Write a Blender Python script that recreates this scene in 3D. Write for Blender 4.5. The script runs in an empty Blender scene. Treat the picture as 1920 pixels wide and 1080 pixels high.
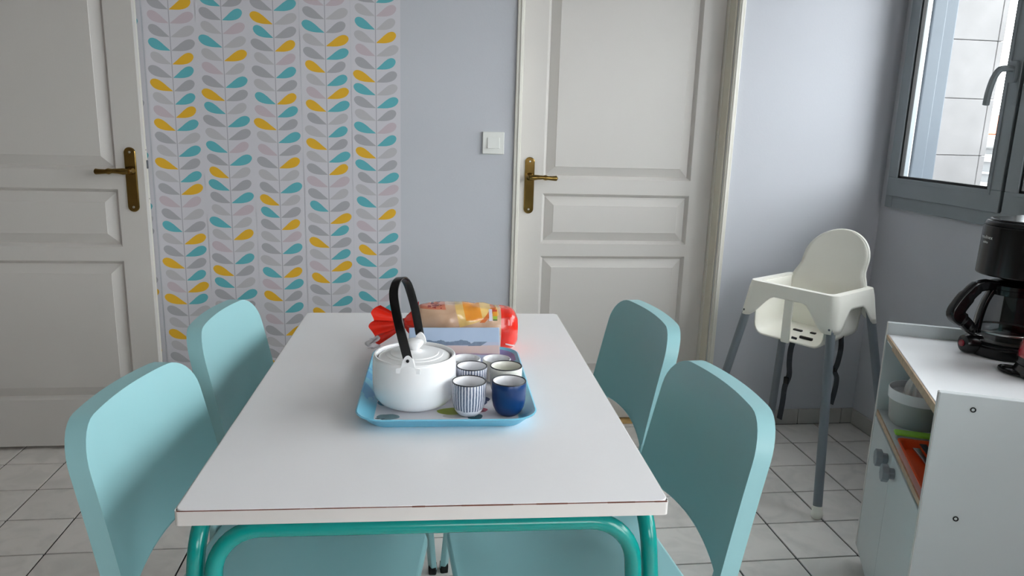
import bpy, bmesh, math, random
from mathutils import Vector, Matrix
random.seed(7)
PI = math.pi
SC = bpy.context.scene
COL = SC.collection

# ------------------------------------------------------------------ camera
cam_d = bpy.data.cameras.new('camera')
cam_d.sensor_width = 36.0
cam_d.lens = 36.0 * 1400.73 / 1920.0
cam_d.clip_start = 0.02
cam_d.clip_end = 500
cam = bpy.data.objects.new('camera', cam_d)
COL.objects.link(cam)
_p, _r, _y = 0.2212, -0.0303, 0.1332            # pitch down, roll, yaw to the right
_f = Vector((math.sin(_y) * math.cos(_p), math.cos(_y) * math.cos(_p), -math.sin(_p)))
_R0 = Vector((math.cos(_y), -math.sin(_y), 0))
_D0 = _f.cross(_R0)
_R = math.cos(_r) * _R0 + math.sin(_r) * _D0
_D = -math.sin(_r) * _R0 + math.cos(_r) * _D0
_m = Matrix((_R, -_D, -_f)).transposed().to_4x4()
_m.translation = Vector((0, 0, 1.26))
cam.matrix_world = _m
SC.camera = cam

# ------------------------------------------------------------------ sky, daylight, exposure
world = bpy.data.worlds.new('overcast_sky')
SC.world = world
world.use_nodes = True
WN = world.node_tree.nodes
WL = world.node_tree.links
WN.clear()
w_out = WN.new('ShaderNodeOutputWorld')
w_bg = WN.new('ShaderNodeBackground')
w_bg.inputs['Color'].default_value = (0.95, 0.975, 1.0, 1)
w_bg.inputs['Strength'].default_value = 5.0
WL.new(w_bg.outputs[0], w_out.inputs[0])

def area_light(name, loc, direction, sx, sy, power, color=(0.98, 0.985, 1.0), spread=PI):
    l = bpy.data.lights.new(name, 'AREA')
    l.shape = 'RECTANGLE'
    l.size, l.size_y = sx, sy
    l.energy = power
    l.color = color
    l.spread = spread
    o = bpy.data.objects.new(name, l)
    COL.objects.link(o)
    o.location = loc
    o.rotation_euler = Vector(direction).to_track_quat('-Z', 'Y').to_euler()
    return o

# added fill light, standing in for a window far behind the camera
area_light('fill_light_behind', (0.75, -3.05, 1.70), (-0.10, 1, -0.25), 1.8, 1.2, 9, spread=math.radians(120))

SC.view_settings.view_transform = 'Standard'
SC.view_settings.look = 'None'
SC.view_settings.gamma = 1.0
SC.view_settings.use_curve_mapping = False
SC.view_settings.exposure = 1.08
SC.cycles.use_denoising = True
SC.cycles.max_bounces = 10
SC.cycles.diffuse_bounces = 6
SC.cycles.transparent_max_bounces = 12
SC.cycles.sample_clamp_indirect = 4.0

# ------------------------------------------------------------------ helpers: colour and materials
def lin(c):
    if isinstance(c, str):
        c = [int(c[i:i + 2], 16) / 255 for i in (0, 2, 4)]
    return tuple(x / 12.92 if x <= 0.04045 else ((x + 0.055) / 1.055) ** 2.4 for x in c) + (1,)

def mat(name, col, rough=0.5, metal=0.0, vary=0.04, scale=8.0, bump=0.0, bscale=60.0, spec=0.5, coat=0.0, trans=0.0, ior=1.45):
    """Principled material whose colour is gently mottled by noise, with optional fine relief."""
    m = bpy.data.materials.new(name)
    m.use_nodes = True
    n, l = m.node_tree.nodes, m.node_tree.links
    b = n['Principled BSDF']
    b.inputs['Roughness'].default_value = rough
    b.inputs['Metallic'].default_value = metal
    b.inputs['Specular IOR Level'].default_value = spec
    b.inputs['Coat Weight'].default_value = coat
    b.inputs['Transmission Weight'].default_value = trans
    b.inputs['IOR'].default_value = ior
    c = lin(col)
    tc = n.new('ShaderNodeTexCoord')
    if vary > 0:
        ns = n.new('ShaderNodeTexNoise')
        ns.inputs['Scale'].default_value = scale
        ns.inputs['Detail'].default_value = 5
        l.new(tc.outputs['Object'], ns.inputs['Vector'])
        r = n.new('ShaderNodeValToRGB')
        r.color_ramp.elements[0].position = 0.3
        r.color_ramp.elements[1].position = 0.7
        r.color_ramp.elements[0].color = tuple(x * (1 - vary) for x in c[:3]) + (1,)
        r.color_ramp.elements[1].color = tuple(min(1, x * (1 + vary)) for x in c[:3]) + (1,)
        l.new(ns.outputs['Fac'], r.inputs['Fac'])
        l.new(r.outputs['Color'], b.inputs['Base Color'])
    else:
        b.inputs['Base Color'].default_value = c
    if bump > 0:
        n2 = n.new('ShaderNodeTexNoise')
        n2.inputs['Scale'].default_value = bscale
        n2.inputs['Detail'].default_value = 3
        l.new(tc.outputs['Object'], n2.inputs['Vector'])
        bp = n.new('ShaderNodeBump')
        bp.inputs['Strength'].default_value = bump
        bp.inputs['Distance'].default_value = 0.002
        l.new(n2.outputs['Fac'], bp.inputs['Height'])
        l.new(bp.outputs['Normal'], b.inputs['Normal'])
    return m

class NT:
    """Small wrapper to write node maths."""
    def __init__(self, m):
        self.n, self.l = m.node_tree.nodes, m.node_tree.links
    def val(self, x, inp):
        if isinstance(x, (int, float)):
            inp.default_value = x
        else:
            self.l.new(x, inp)
    def math(self, op, a, b=0.0, c=0.0):
        k = self.n.new('ShaderNodeMath')
        k.operation = op
        self.val(a, k.inputs[0]); self.val(b, k.inputs[1]); self.val(c, k.inputs[2])
        return k.outputs[0]
    def xyz(self, which='Object'):
        t = self.n.new('ShaderNodeTexCoord')
        s = self.n.new('ShaderNodeSeparateXYZ')
        self.l.new(t.outputs[which], s.inputs[0])
        return s.outputs[0], s.outputs[1], s.outputs[2]
    def mix(self, fac, a, b):
        k = self.n.new('ShaderNodeMix')
        k.data_type = 'RGBA'
        self.val(fac, k.inputs['Factor'])
        for v, i in ((a, 6), (b, 7)):
            if isinstance(v, (tuple, list)):
                k.inputs[i].default_value = v
            else:
                self.l.new(v, k.inputs[i])
        return k.outputs[2]
    def step(self, x, lo, hi):
        """1 where lo < x < hi"""
        return self.math('MULTIPLY', self.math('GREATER_THAN', x, lo), self.math('LESS_THAN', x, hi))
    def ellipse(self, x, y, cx, cy, rx, ry):
        dx = self.math('DIVIDE', self.math('SUBTRACT', x, cx), rx)
        dy = self.math('DIVIDE', self.math('SUBTRACT', y, cy), ry)
        return self.math('LESS_THAN', self.math('ADD', self.math('MULTIPLY', dx, dx), self.math('MULTIPLY', dy, dy)), 1.0)
    def noise(self, scale, detail=3, which='Object'):
        t = self.n.new('ShaderNodeTexCoord')
        k = self.n.new('ShaderNodeTexNoise')
        k.inputs['Scale'].default_value = scale
        k.inputs['Detail'].default_value = detail
        self.l.new(t.outputs[which], k.inputs['Vector'])
        return k.outputs['Fac']

def glass_mat(name, tint=(1, 1, 1, 1), gloss=0.05, ior=1.45):
    """Thin pane: transparent with a Fresnel reflection."""
    m = bpy.data.materials.new(name)
    m.use_nodes = True
    n, l = m.node_tree.nodes, m.node_tree.links
    n.clear()
    o = n.new('ShaderNodeOutputMaterial')
    t = n.new('ShaderNodeBsdfTransparent'); t.inputs[0].default_value = tint
    g = n.new('ShaderNodeBsdfGlossy'); g.inputs['Roughness'].default_value = gloss
    w = n.new('ShaderNodeLayerWeight'); w.inputs[0].default_value = 0.5
    pw = n.new('ShaderNodeMath'); pw.operation = 'POWER'; pw.inputs[1].default_value = 4.0
    l.new(w.outputs['Facing'], pw.inputs[0])
    f = n.new('ShaderNodeMath'); f.operation = 'MULTIPLY_ADD'; f.inputs[1].default_value = 0.9; f.inputs[2].default_value = (ior - 1) ** 2 / (ior + 1) ** 2
    l.new(pw.outputs[0], f.inputs[0])
    mx = n.new('ShaderNodeMixShader')
    l.new(f.outputs[0], mx.inputs[0]); l.new(t.outputs[0], mx.inputs[1]); l.new(g.outputs[0], mx.inputs[2])
    l.new(mx.outputs[0], o.inputs[0])
    return m

# ------------------------------------------------------------------ helpers: meshes and objects
class MB:
    def __init__(self):
        self.v, self.f, self.m, self.uv, self.tint = [], [], [], None, None
    def add(self, vs, fs, mi=0):
        k = len(self.v)
        self.v += [tuple(x) for x in vs]
        self.f += [tuple(i + k for i in q) for q in fs]
        self.m += [mi] * len(fs)
        return self
    def box(self, x0, x1, y0, y1, z0, z1, mi=0):
        return self.add([(x0, y0, z0), (x1, y0, z0), (x1, y1, z0), (x0, y1, z0), (x0, y0, z1), (x1, y0, z1), (x1, y1, z1), (x0, y1, z1)],
                        [(0, 3, 2, 1), (4, 5, 6, 7), (0, 1, 5, 4), (1, 2, 6, 5), (2, 3, 7, 6), (3, 0, 4, 7)], mi)
    def grid(self, fn, nu, nv, mi=0, cu=False, cv=False):
        vs = [fn(i / (nu if cu else nu - 1), j / (nv if cv else nv - 1)) for j in range(nv) for i in range(nu)]
        fs = []
        for j in range(nv if cv else nv - 1):
            for i in range(nu if cu else nu - 1):
                i2, j2 = (i + 1) % nu, (j + 1) % nv
                fs.append((j * nu + i, j * nu + i2, j2 * nu + i2, j2 * nu + i))
        return self.add(vs, fs, mi)
    def lathe(self, prof, n=32, mi=0, c=(0, 0)):
        """profile of (radius, z), outside going up; radius 0 closes with one point"""
        vs, rows = [], []
        for r, z in prof:
            if r < 1e-6:
                rows.append([len(vs)]); vs.append((c[0], c[1], z))
            else:
                rows.append(list(range(len(vs), len(vs) + n)))
                vs += [(c[0] + r * math.cos(2 * PI * i / n), c[1] + r * math.sin(2 * PI * i / n), z) for i in range(n)]
        fs = []
        for a, b in zip(rows, rows[1:]):
            for i in range(n):
                j = (i + 1) % n
                if len(a) == 1 and len(b) == 1: continue
                if len(a) == 1: fs.append((a[0], b[j], b[i]))
                elif len(b) == 1: fs.append((a[i], a[j], b[0]))
                else: fs.append((a[i], a[j], b[j], b[i]))
        return self.add(vs, fs, mi)
    def sweep(self, pts, sect, mi=0, closed=False, up=(0, 0, 1), cap=True):
        """sweep a closed 2D section (list of (a, b), or a function of the index) along pts; a lies along the side vector"""
        P = [Vector(p) for p in pts]
        n = len(P)
        rows, side, vs = [], None, []
        for i in range(n):
            t = (P[(i + 1) % n] - P[i - 1]) if (closed or 0 < i < n - 1) else (P[1] - P[0] if i == 0 else P[-1] - P[-2])
            t.normalize()
            if side is None:
                side = t.cross(Vector(up))
                if side.length < 1e-4: side = t.cross(Vector((1, 0, 0)))
            side = side - t * side.dot(t)
            side.normalize()
            nb = side.cross(t)
            s = sect(i) if callable(sect) else sect
            rows.append(list(range(len(vs), len(vs) + len(s))))
            vs += [tuple(P[i] + side * a + nb * b) for a, b in s]
        fs = []
        k = len(rows[0])
        for i in range(n if closed else n - 1):
            a, b = rows[i], rows[(i + 1) % n]
            fs += [(a[q], b[q], b[(q + 1) % k], a[(q + 1) % k]) for q in range(k)]
        if cap and not closed:
            fs.append(tuple(rows[0])); fs.append(tuple(reversed(rows[-1])))
        return self.add(vs, fs, mi)
    def tube(self, pts, r, n=12, mi=0, closed=False):
        def s(i):
            q = r[i] if isinstance(r, (list, tuple)) else r
            return [(q * math.cos(2 * PI * k / n), q * math.sin(2 * PI * k / n)) for k in range(n)]
        return self.sweep(pts, s, mi, closed)
    def prism(self, poly, fn0, fn1, mi=0):
        """poly in 2D; fn0/fn1 map (u, v) to 3D for the two ends"""
        n = len(poly)
        vs = [fn0(u, v) for u, v in poly] + [fn1(u, v) for u, v in poly]
        fs = [tuple(range(n - 1, -1, -1)), tuple(range(n, 2 * n))]
        fs += [(i, (i + 1) % n, n + (i + 1) % n, n + i) for i in range(n)]
        return self.add(vs, fs, mi)
    def build(self, name, mats, parent=None, smooth=35, bevel=0, seg=2, weld=False, **props):
        me = bpy.data.meshes.new(name)
        me.from_pydata(self.v, [], self.f)
        for m in (mats if isinstance(mats, (list, tuple)) else [mats]):
            me.materials.append(m)
        me.polygons.foreach_set('material_index', self.m)
        bm = bmesh.new(); bm.from_mesh(me)
        if weld: bmesh.ops.remove_doubles(bm, verts=bm.verts, dist=1e-5)
        bmesh.ops.recalc_face_normals(bm, faces=bm.faces)
        bm.to_mesh(me); bm.free()
        if smooth:
            me.polygons.foreach_set('use_smooth', [True] * len(me.polygons))
            me.set_sharp_from_angle(angle=math.radians(smooth))
        me.update()
        return link(name, me, parent, bevel, seg, **props)

def link(name, me, parent=None, bevel=0, seg=2, **props):
    o = bpy.data.objects.new(name, me)
    COL.objects.link(o)
    if parent is not None: o.parent = parent
    if bevel:
        b = o.modifiers.new('bevel', 'BEVEL')
        b.width = bevel; b.segments = seg; b.limit_method = 'ANGLE'; b.angle_limit = math.radians(40)
    for k, v in props.items(): o[k] = v
    return o

def empty(name, loc=(0, 0, 0), rz=0.0, **props):
    o = bpy.data.objects.new(name, None)
    o.empty_display_size = 0.05
    COL.objects.link(o)
    o.location = loc
    o.rotation_euler = (0, 0, rz)
    for k, v in props.items(): o[k] = v
    return o

def thing(name, label, cat, loc, rz=0.0, group=None):
    o = empty(name, loc, rz, label=label, category=cat)
    if group: o['group'] = group
    return o

def copy_tree(o, parent=None):
    c = o.copy(); COL.objects.link(c)
    if parent is not None: c.parent = parent
    for ch in list(o.children): copy_tree(ch, c)
    return c

def rrect(w, h, r, n=6, cx=0.0, cy=0.0):
    """rounded rectangle outline, counter-clockwise, half sizes w and h"""
    rr = r if isinstance(r, (list, tuple)) else [r] * 4
    out = []
    for (sx, sy, a0), q in zip(((1, 1, 0), (-1, 1, 90), (-1, -1, 180), (1, -1, 270)), rr):
        for k in range(n + 1):
            a = math.radians(a0 + 90 * k / n)
            out.append((cx + sx * (w - q) + q * math.cos(a), cy + sy * (h - q) + q * math.sin(a)))
    return out

def arc_path(pts, rads, n=7):
    """polyline with rounded corners"""
    P = [Vector(p) for p in pts]
    out = [P[0]]
    for i in range(1, len(P) - 1):
        a, b = (P[i - 1] - P[i]).normalized(), (P[i + 1] - P[i]).normalized()
        r = rads[i - 1] if isinstance(rads, (list, tuple)) else rads
        ang = a.angle(b)
        d = r / math.tan(ang / 2)
        p0, p1 = P[i] + a * d, P[i] + b * d
        c = P[i] + (a + b).normalized() * (r / math.sin(ang / 2))
        v0, v1 = p0 - c, p1 - c
        th = v0.angle(v1)
        for k in range(n + 1):
            t = k / n
            out.append(c + (v0 * math.sin((1 - t) * th) + v1 * math.sin(t * th)) / math.sin(th))
    out.append(P[-1])
    return out

def spline(pts, n=8):
    """Catmull-Rom through pts"""
    P = [Vector(p) for p in pts]
    Q = [P[0] * 2 - P[1]] + P + [P[-1] * 2 - P[-2]]
    out = []
    for i in range(1, len(Q) - 2):
        for k in range(n):
            t = k / n
            a, b, c, d = Q[i - 1], Q[i], Q[i + 1], Q[i + 2]
            out.append(0.5 * (2 * b + (c - a) * t + (2 * a - 5 * b + 4 * c - d) * t * t + (3 * b - a - 3 * c + d) * t ** 3))
    out.append(P[-1])
    return out

def sstep(x):
    x = max(0.0, min(1.0, x))
    return x * x * (3 - 2 * x)

# ------------------------------------------------------------------ palette
M = {}
M['wall'] = mat('painted_wall', 'C2C4CB', 0.75, vary=0.012, scale=3, bump=0.12, bscale=140)
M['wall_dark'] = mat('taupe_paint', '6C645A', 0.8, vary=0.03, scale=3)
M['ceiling'] = mat('ceiling_paint', 'C4C2BE', 0.85, vary=0.01)
M['grout'] = mat('dark_grout', '1C1918', 0.9, vary=0.1, scale=40)
M['door'] = mat('door_paint', 'CFCBC7', 0.38, vary=0.012, scale=4, bump=0.05, bscale=200)
M['casing'] = mat('casing_paint', 'DAD7CE', 0.4, vary=0.02, scale=6)
M['jamb'] = mat('jamb_paint', 'D8D3C5', 0.5, vary=0.03, scale=10)
M['brass'] = mat('aged_brass', '8F7440', 0.17, 1.0, vary=0.12, scale=30)
M['screw'] = mat('steel_screw', 'B9B7B0', 0.3, 1.0, vary=0.05)
M['wood_sill'] = mat('pine_threshold', 'C9A56B', 0.55, vary=0.12, scale=25)
M['switch'] = mat('switch_plastic', 'E2E3DF', 0.35, vary=0.01)
M['winframe'] = mat('grey_aluminium', '868D91', 0.42, 0.15, vary=0.03, scale=12)
M['gasket'] = mat('black_rubber', '101112', 0.6, vary=0.05)
M['rail_out'] = mat('pale_blue_aluminium', '545D66', 0.5, 0.0, vary=0.03)
M['lit_edge_white'] = mat('white_strip', 'F4F5F5', 0.4, vary=0.01)
M['glass'] = glass_mat('window_glass', (0.97, 0.985, 0.98, 1), 0.02)
M['tabletop'] = mat('white_laminate', 'F0EEF0', 0.28, vary=0.012, scale=5)
M['edgeband'] = mat('edge_band', 'DAD6D3', 0.5, vary=0.03, scale=14)
M['glue'] = mat('red_brown_glue', '74463A', 0.7, vary=0.25, scale=60)
M['teal'] = mat('teal_lacquer', '00938C', 0.25, vary=0.03, coat=0.3)
M['mint'] = mat('mint_plastic', '97C5CA', 0.38, vary=0.012, scale=6)
M['black'] = mat('black_plastic', '0C0C0D', 0.2, vary=0.08)
M['blackfoot'] = mat('black_rubber_foot', '121212', 0.6, vary=0.1)
M['ceramic'] = mat('white_ceramic', 'F5F5F6', 0.22, vary=0.01, scale=9, coat=0.15)
M['cup_white'] = mat('white_glaze', 'E9E9EC', 0.2, vary=0.02, scale=20)
M['cup_cream'] = mat('cream_glaze', 'E6E5DC', 0.2, vary=0.02, scale=20)
M['navy'] = mat('navy_glaze', '12396E', 0.3, vary=0.08, scale=14)
M['rim'] = mat('dark_rim_glaze', '2B2C33', 0.35, vary=0.1, scale=60)
M['hc_white'] = mat('white_polypropylene', 'F3F1E8', 0.36, vary=0.012, scale=8)
M['hc_leg'] = mat('grey_painted_steel', '7D848C', 0.42, 0.1, vary=0.03)
M['strap'] = mat('dark_grey_webbing', '33363C', 0.85, vary=0.12, scale=90)
M['melamine'] = mat('grey_white_melamine', 'C9CED0', 0.4, vary=0.015, scale=5)
M['worktop'] = mat('pale_worktop', 'F3F4F7', 0.33, vary=0.02, scale=4)
M['rawedge'] = mat('bare_chipboard_edge', 'B79F88', 0.8, vary=0.12, scale=60)
M['knob'] = mat('grey_knob_plastic', '8A8F96', 0.5, vary=0.04)
M['caster'] = mat('grey_caster', '5E6166', 0.6, vary=0.08)
M['orange'] = mat('orange_plastic', 'F0571A', 0.4, vary=0.03)
M['green'] = mat('lime_plastic', '8CC63A', 0.4, vary=0.04)
M['steel'] = mat('brushed_steel', 'A8A7A5', 0.28, 1.0, vary=0.1, scale=40)
M['juicer'] = mat('frosted_plastic', 'A6A6A3', 0.45, vary=0.04, scale=15)
M['reamer'] = mat('pale_pink_plastic', 'D9CFCB', 0.45, vary=0.03)
M['red'] = mat('red_enamel', 'B01226', 0.25, vary=0.05, coat=0.4)
M['redlamp'] = mat('dark_red_switch', '8E2A38', 0.35, vary=0.05)
M['foil_red'] = mat('red_film', 'EA2A17', 0.22, vary=0.10, scale=25, bump=0.6, bscale=45, coat=0.6)
M['film'] = mat('clear_film', 'DEDCE0', 0.2, vary=0.05, scale=20)
M['stone'] = mat('pale_marble', '7B7979', 0.6, vary=0.13, scale=7)
M['stone_joint'] = mat('stone_joint', '636160', 0.8, vary=0.05)
M['ext_white'] = mat('white_render', 'A5A5A6', 0.8, vary=0.02)
M['ext_grey'] = mat('grey_parapet', 'A9AEB4', 0.7, vary=0.04)
M['infill'] = mat('frosted_infill', '6A6C6E', 0.4, vary=0.05)
M['pale_brick'] = mat('pale_brick', 'C99683', 0.85, vary=0.1, scale=2)
M['orange_brick'] = mat('orange_brick', 'D2795A', 0.85, vary=0.1, scale=2)
M['rooftile'] = mat('roof_tile', 'B9654A', 0.85, vary=0.15, scale=3)
M['ground'] = mat('street_asphalt', '8C8C8A', 0.9, vary=0.1, scale=0.4)

def tile_mat():
    m = mat('floor_tile_glaze', 'BDB9B6', 0.42, vary=0.0)
    t = NT(m)
    b = m.node_tree.nodes['Principled BSDF']
    oi = t.n.new('ShaderNodeObjectInfo')
    tc = t.n.new('ShaderNodeTexCoord')
    ad = t.n.new('ShaderNodeVectorMath'); ad.operation = 'ADD'
    t.l.new(tc.outputs['Object'], ad.inputs[0])
    sc = t.n.new('ShaderNodeVectorMath'); sc.operation = 'SCALE'
    t.l.new(oi.outputs['Location'], sc.inputs[0]); sc.inputs['Scale'].default_value = 1.37
    t.l.new(sc.outputs[0], ad.inputs[1])
    k = t.n.new('ShaderNodeTexNoise'); k.inputs['Scale'].default_value = 9; k.inputs['Detail'].default_value = 7
    k.inputs['Distortion'].default_value = 1.2
    t.l.new(ad.outputs[0], k.inputs['Vector'])
    r = t.n.new('ShaderNodeValToRGB')
    e = r.color_ramp.elements
    e[0].position, e[0].color = 0.30, lin('DAD6D2')
    e[1].position, e[1].color = 0.55, lin('E8E3DF')
    t.l.new(k.outputs['Fac'], r.inputs['Fac'])
    v = t.math('MULTIPLY_ADD', oi.outputs['Random'], 0.06, 0.97)
    hs = t.n.new('ShaderNodeHueSaturation')
    t.l.new(r.outputs[0], hs.inputs['Color']); t.l.new(v, hs.inputs['Value'])
    t.l.new(hs.outputs[0], b.inputs['Base Color'])
    return m
M['tile'] = tile_mat()
M['skirting'] = mat('skirting_tile', 'B4B1AD', 0.45, vary=0.04, scale=12)

# ------------------------------------------------------------------ room shell
YW, XR, XL, YB, ZC, TW = 2.874, 1.913, -1.86, -3.2, 2.55, 0.22
S = dict(kind='structure')
DX0, DX1, DZ1 = 0.400, 1.221, 2.06       # doorway in the back wall

# floor: dark grout bed, tiles laid on it (0.2 m pitch)
floor = MB().box(XL - 0.2, XR + 0.2, YB - 0.2, YW + 0.3, -0.12, -0.004).build('floor', M['grout'], smooth=0, **S)
PITCH, TX0, TY0 = 0.1998, -0.258, 2.882
tile_meshes = {}
def tile(w, d):
    key = (round(w, 3), round(d, 3))
    if key not in tile_meshes:
        b = MB()
        g, ch = 0.0029, 0.0010
        x0, x1, y0, y1 = -w / 2 + g, w / 2 - g, -d / 2 + g, d / 2 - g
        b.add([(x0, y0, -0.006), (x1, y0, -0.006), (x1, y1, -0.006), (x0, y1, -0.006),
               (x0, y0, -ch), (x1, y0, -ch), (x1, y1, -ch), (x0, y1, -ch),
               (x0 + ch, y0 + ch, 0), (x1 - ch, y0 + ch, 0), (x1 - ch, y1 - ch, 0), (x0 + ch, y1 - ch, 0)],
              [(0, 1, 5, 4), (1, 2, 6, 5), (2, 3, 7, 6), (3, 0, 4, 7), (4, 5, 9, 8), (5, 6, 10, 9), (6, 7, 11, 10), (7, 4, 8, 11), (8, 9, 10, 11)])
        o = b.build('tile', M['tile'], smooth=0)
        tile_meshes[key] = o.data
        bpy.data.objects.remove(o)
    return tile_meshes[key]
def lay(cx, cy, w, d, z=0.0, name='tile'):
    o = link(name, tile(w, d), floor)
    o.location = (cx, cy, z)
for j in range(12):                                     # rows from the back wall towards the camera
    for i in range(-8, 11):
        xa, xb = TX0 + i * PITCH, TX0 + (i + 1) * PITCH
        xa, xb = max(xa, XL), min(xb, XR)
        if xb - xa < 0.02: continue
        lay((xa + xb) / 2, TY0 - (j + 0.5) * PITCH, xb - xa, PITCH)
for i in range(3, 8):                                   # narrow cut pieces running into the doorway
    xa, xb = max(TX0 + i * PITCH, DX0), min(TX0 + (i + 1) * PITCH, DX1)
    if xb > xa: lay((xa + xb) / 2, TY0 + 0.019, xb - xa, 0.038)
# the rest of the floor, behind the camera: same tiles, joined
rest = MB()
yy = TY0 - 12 * PITCH
while yy > YB:
    for i in range(-8, 11):
        xa, xb = max(TX0 + i * PITCH, XL), min(TX0 + (i + 1) * PITCH, XR)
        rest.box(xa + 0.002, xb - 0.002, max(yy - PITCH, YB) + 0.002, yy - 0.002, -0.006, 0)
    yy -= PITCH
rest.build('tile_field', M['tile'], floor, smooth=0, kind='stuff')

ceil = MB().box(XL - 0.2, XR + 0.2, YB - 0.2, YW + 0.3, ZC, ZC + 0.15).build('ceiling', M['ceiling'], smooth=0, **S)

wb = MB()
wb.box(XL - 0.2, DX0, YW, YW + TW, 0, ZC)
wb.box(DX1, XR + 0.15, YW, YW + TW, 0, ZC)
wb.box(DX0, DX1, YW, YW + TW, DZ1, ZC)
wall_back = wb.build('wall_back', M['wall'], smooth=0, **S)
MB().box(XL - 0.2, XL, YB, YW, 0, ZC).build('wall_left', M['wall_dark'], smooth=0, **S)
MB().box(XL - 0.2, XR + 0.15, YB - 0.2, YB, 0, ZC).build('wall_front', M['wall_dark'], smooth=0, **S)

# right wall with one window opening (two sashes)
WY0, WY1, WZ0, WZ1 = 1.52, 2.80, 0.975, 2.22
wr = MB()
VY0, VY1 = 0.18, 1.46                     # a second window nearer the camera, outside the frame
UY0, UY1, UZ0 = -1.60, 0.02, 0.05           # glazed balcony door beside the camera
wr.box(XR, XR + 0.15, YB, UY0, 0, ZC)
wr.box(XR, XR + 0.15, UY0, UY1, 0, UZ0)
wr.box(XR, XR + 0.15, UY0, UY1, WZ1, ZC)
wr.box(XR, XR + 0.15, UY1, VY0, 0, ZC)
wr.box(XR, XR + 0.15, WY1, YW, 0, ZC)
wr.box(XR, XR + 0.15, VY0, WY1, 0, WZ0)
wr.box(XR, XR + 0.15, VY0, WY1, WZ1, ZC)
wr.box(XR, XR + 0.15, VY1, WY0, WZ0, WZ1)
wr.build('wall_right', M['wall'], smooth=0, **S)

# tile skirting
def plinth(name, pieces, axis, fixed):
    base = empty(name, (0, 0, 0), **S)
    for a, b in pieces:
        if axis == 'x': q = MB().box(a + 0.0012, b - 0.0012, fixed - 0.009, fixed - 0.0005, 0.003, 0.070)
        else: q = MB().box(fixed - 0.009, fixed - 0.0005, a + 0.0012, b - 0.0012, 0.003, 0.070)
        q.build('tile', M['skirting'], base, smooth=0, bevel=0.0015, seg=1)
    g = MB()
    for a, b in pieces:
        if axis == 'x': g.box(a, b, fixed - 0.0045, fixed, 0.0, 0.0685)
        else: g.box(fixed - 0.0045, fixed, a, b, 0.0, 0.0685)
    g.build('joint', M['grout'], base, smooth=0)
def cuts(a, b, x0):
    k = math.floor((a - x0) / PITCH) + 1
    xs = [a]
    while x0 + k * PITCH < b - 0.004: xs.append(x0 + k * PITCH); k += 1
    return list(zip(xs, xs[1:] + [b]))
plinth('baseboard_back', cuts(XL, 0.374, -0.8275) + cuts(1.249, XR, 1.857), 'x', YW)
plinth('baseboard_right', cuts(0.04, YW - 0.010, TY0) + cuts(YB, -1.62, TY0), 'y', XR)

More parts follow.
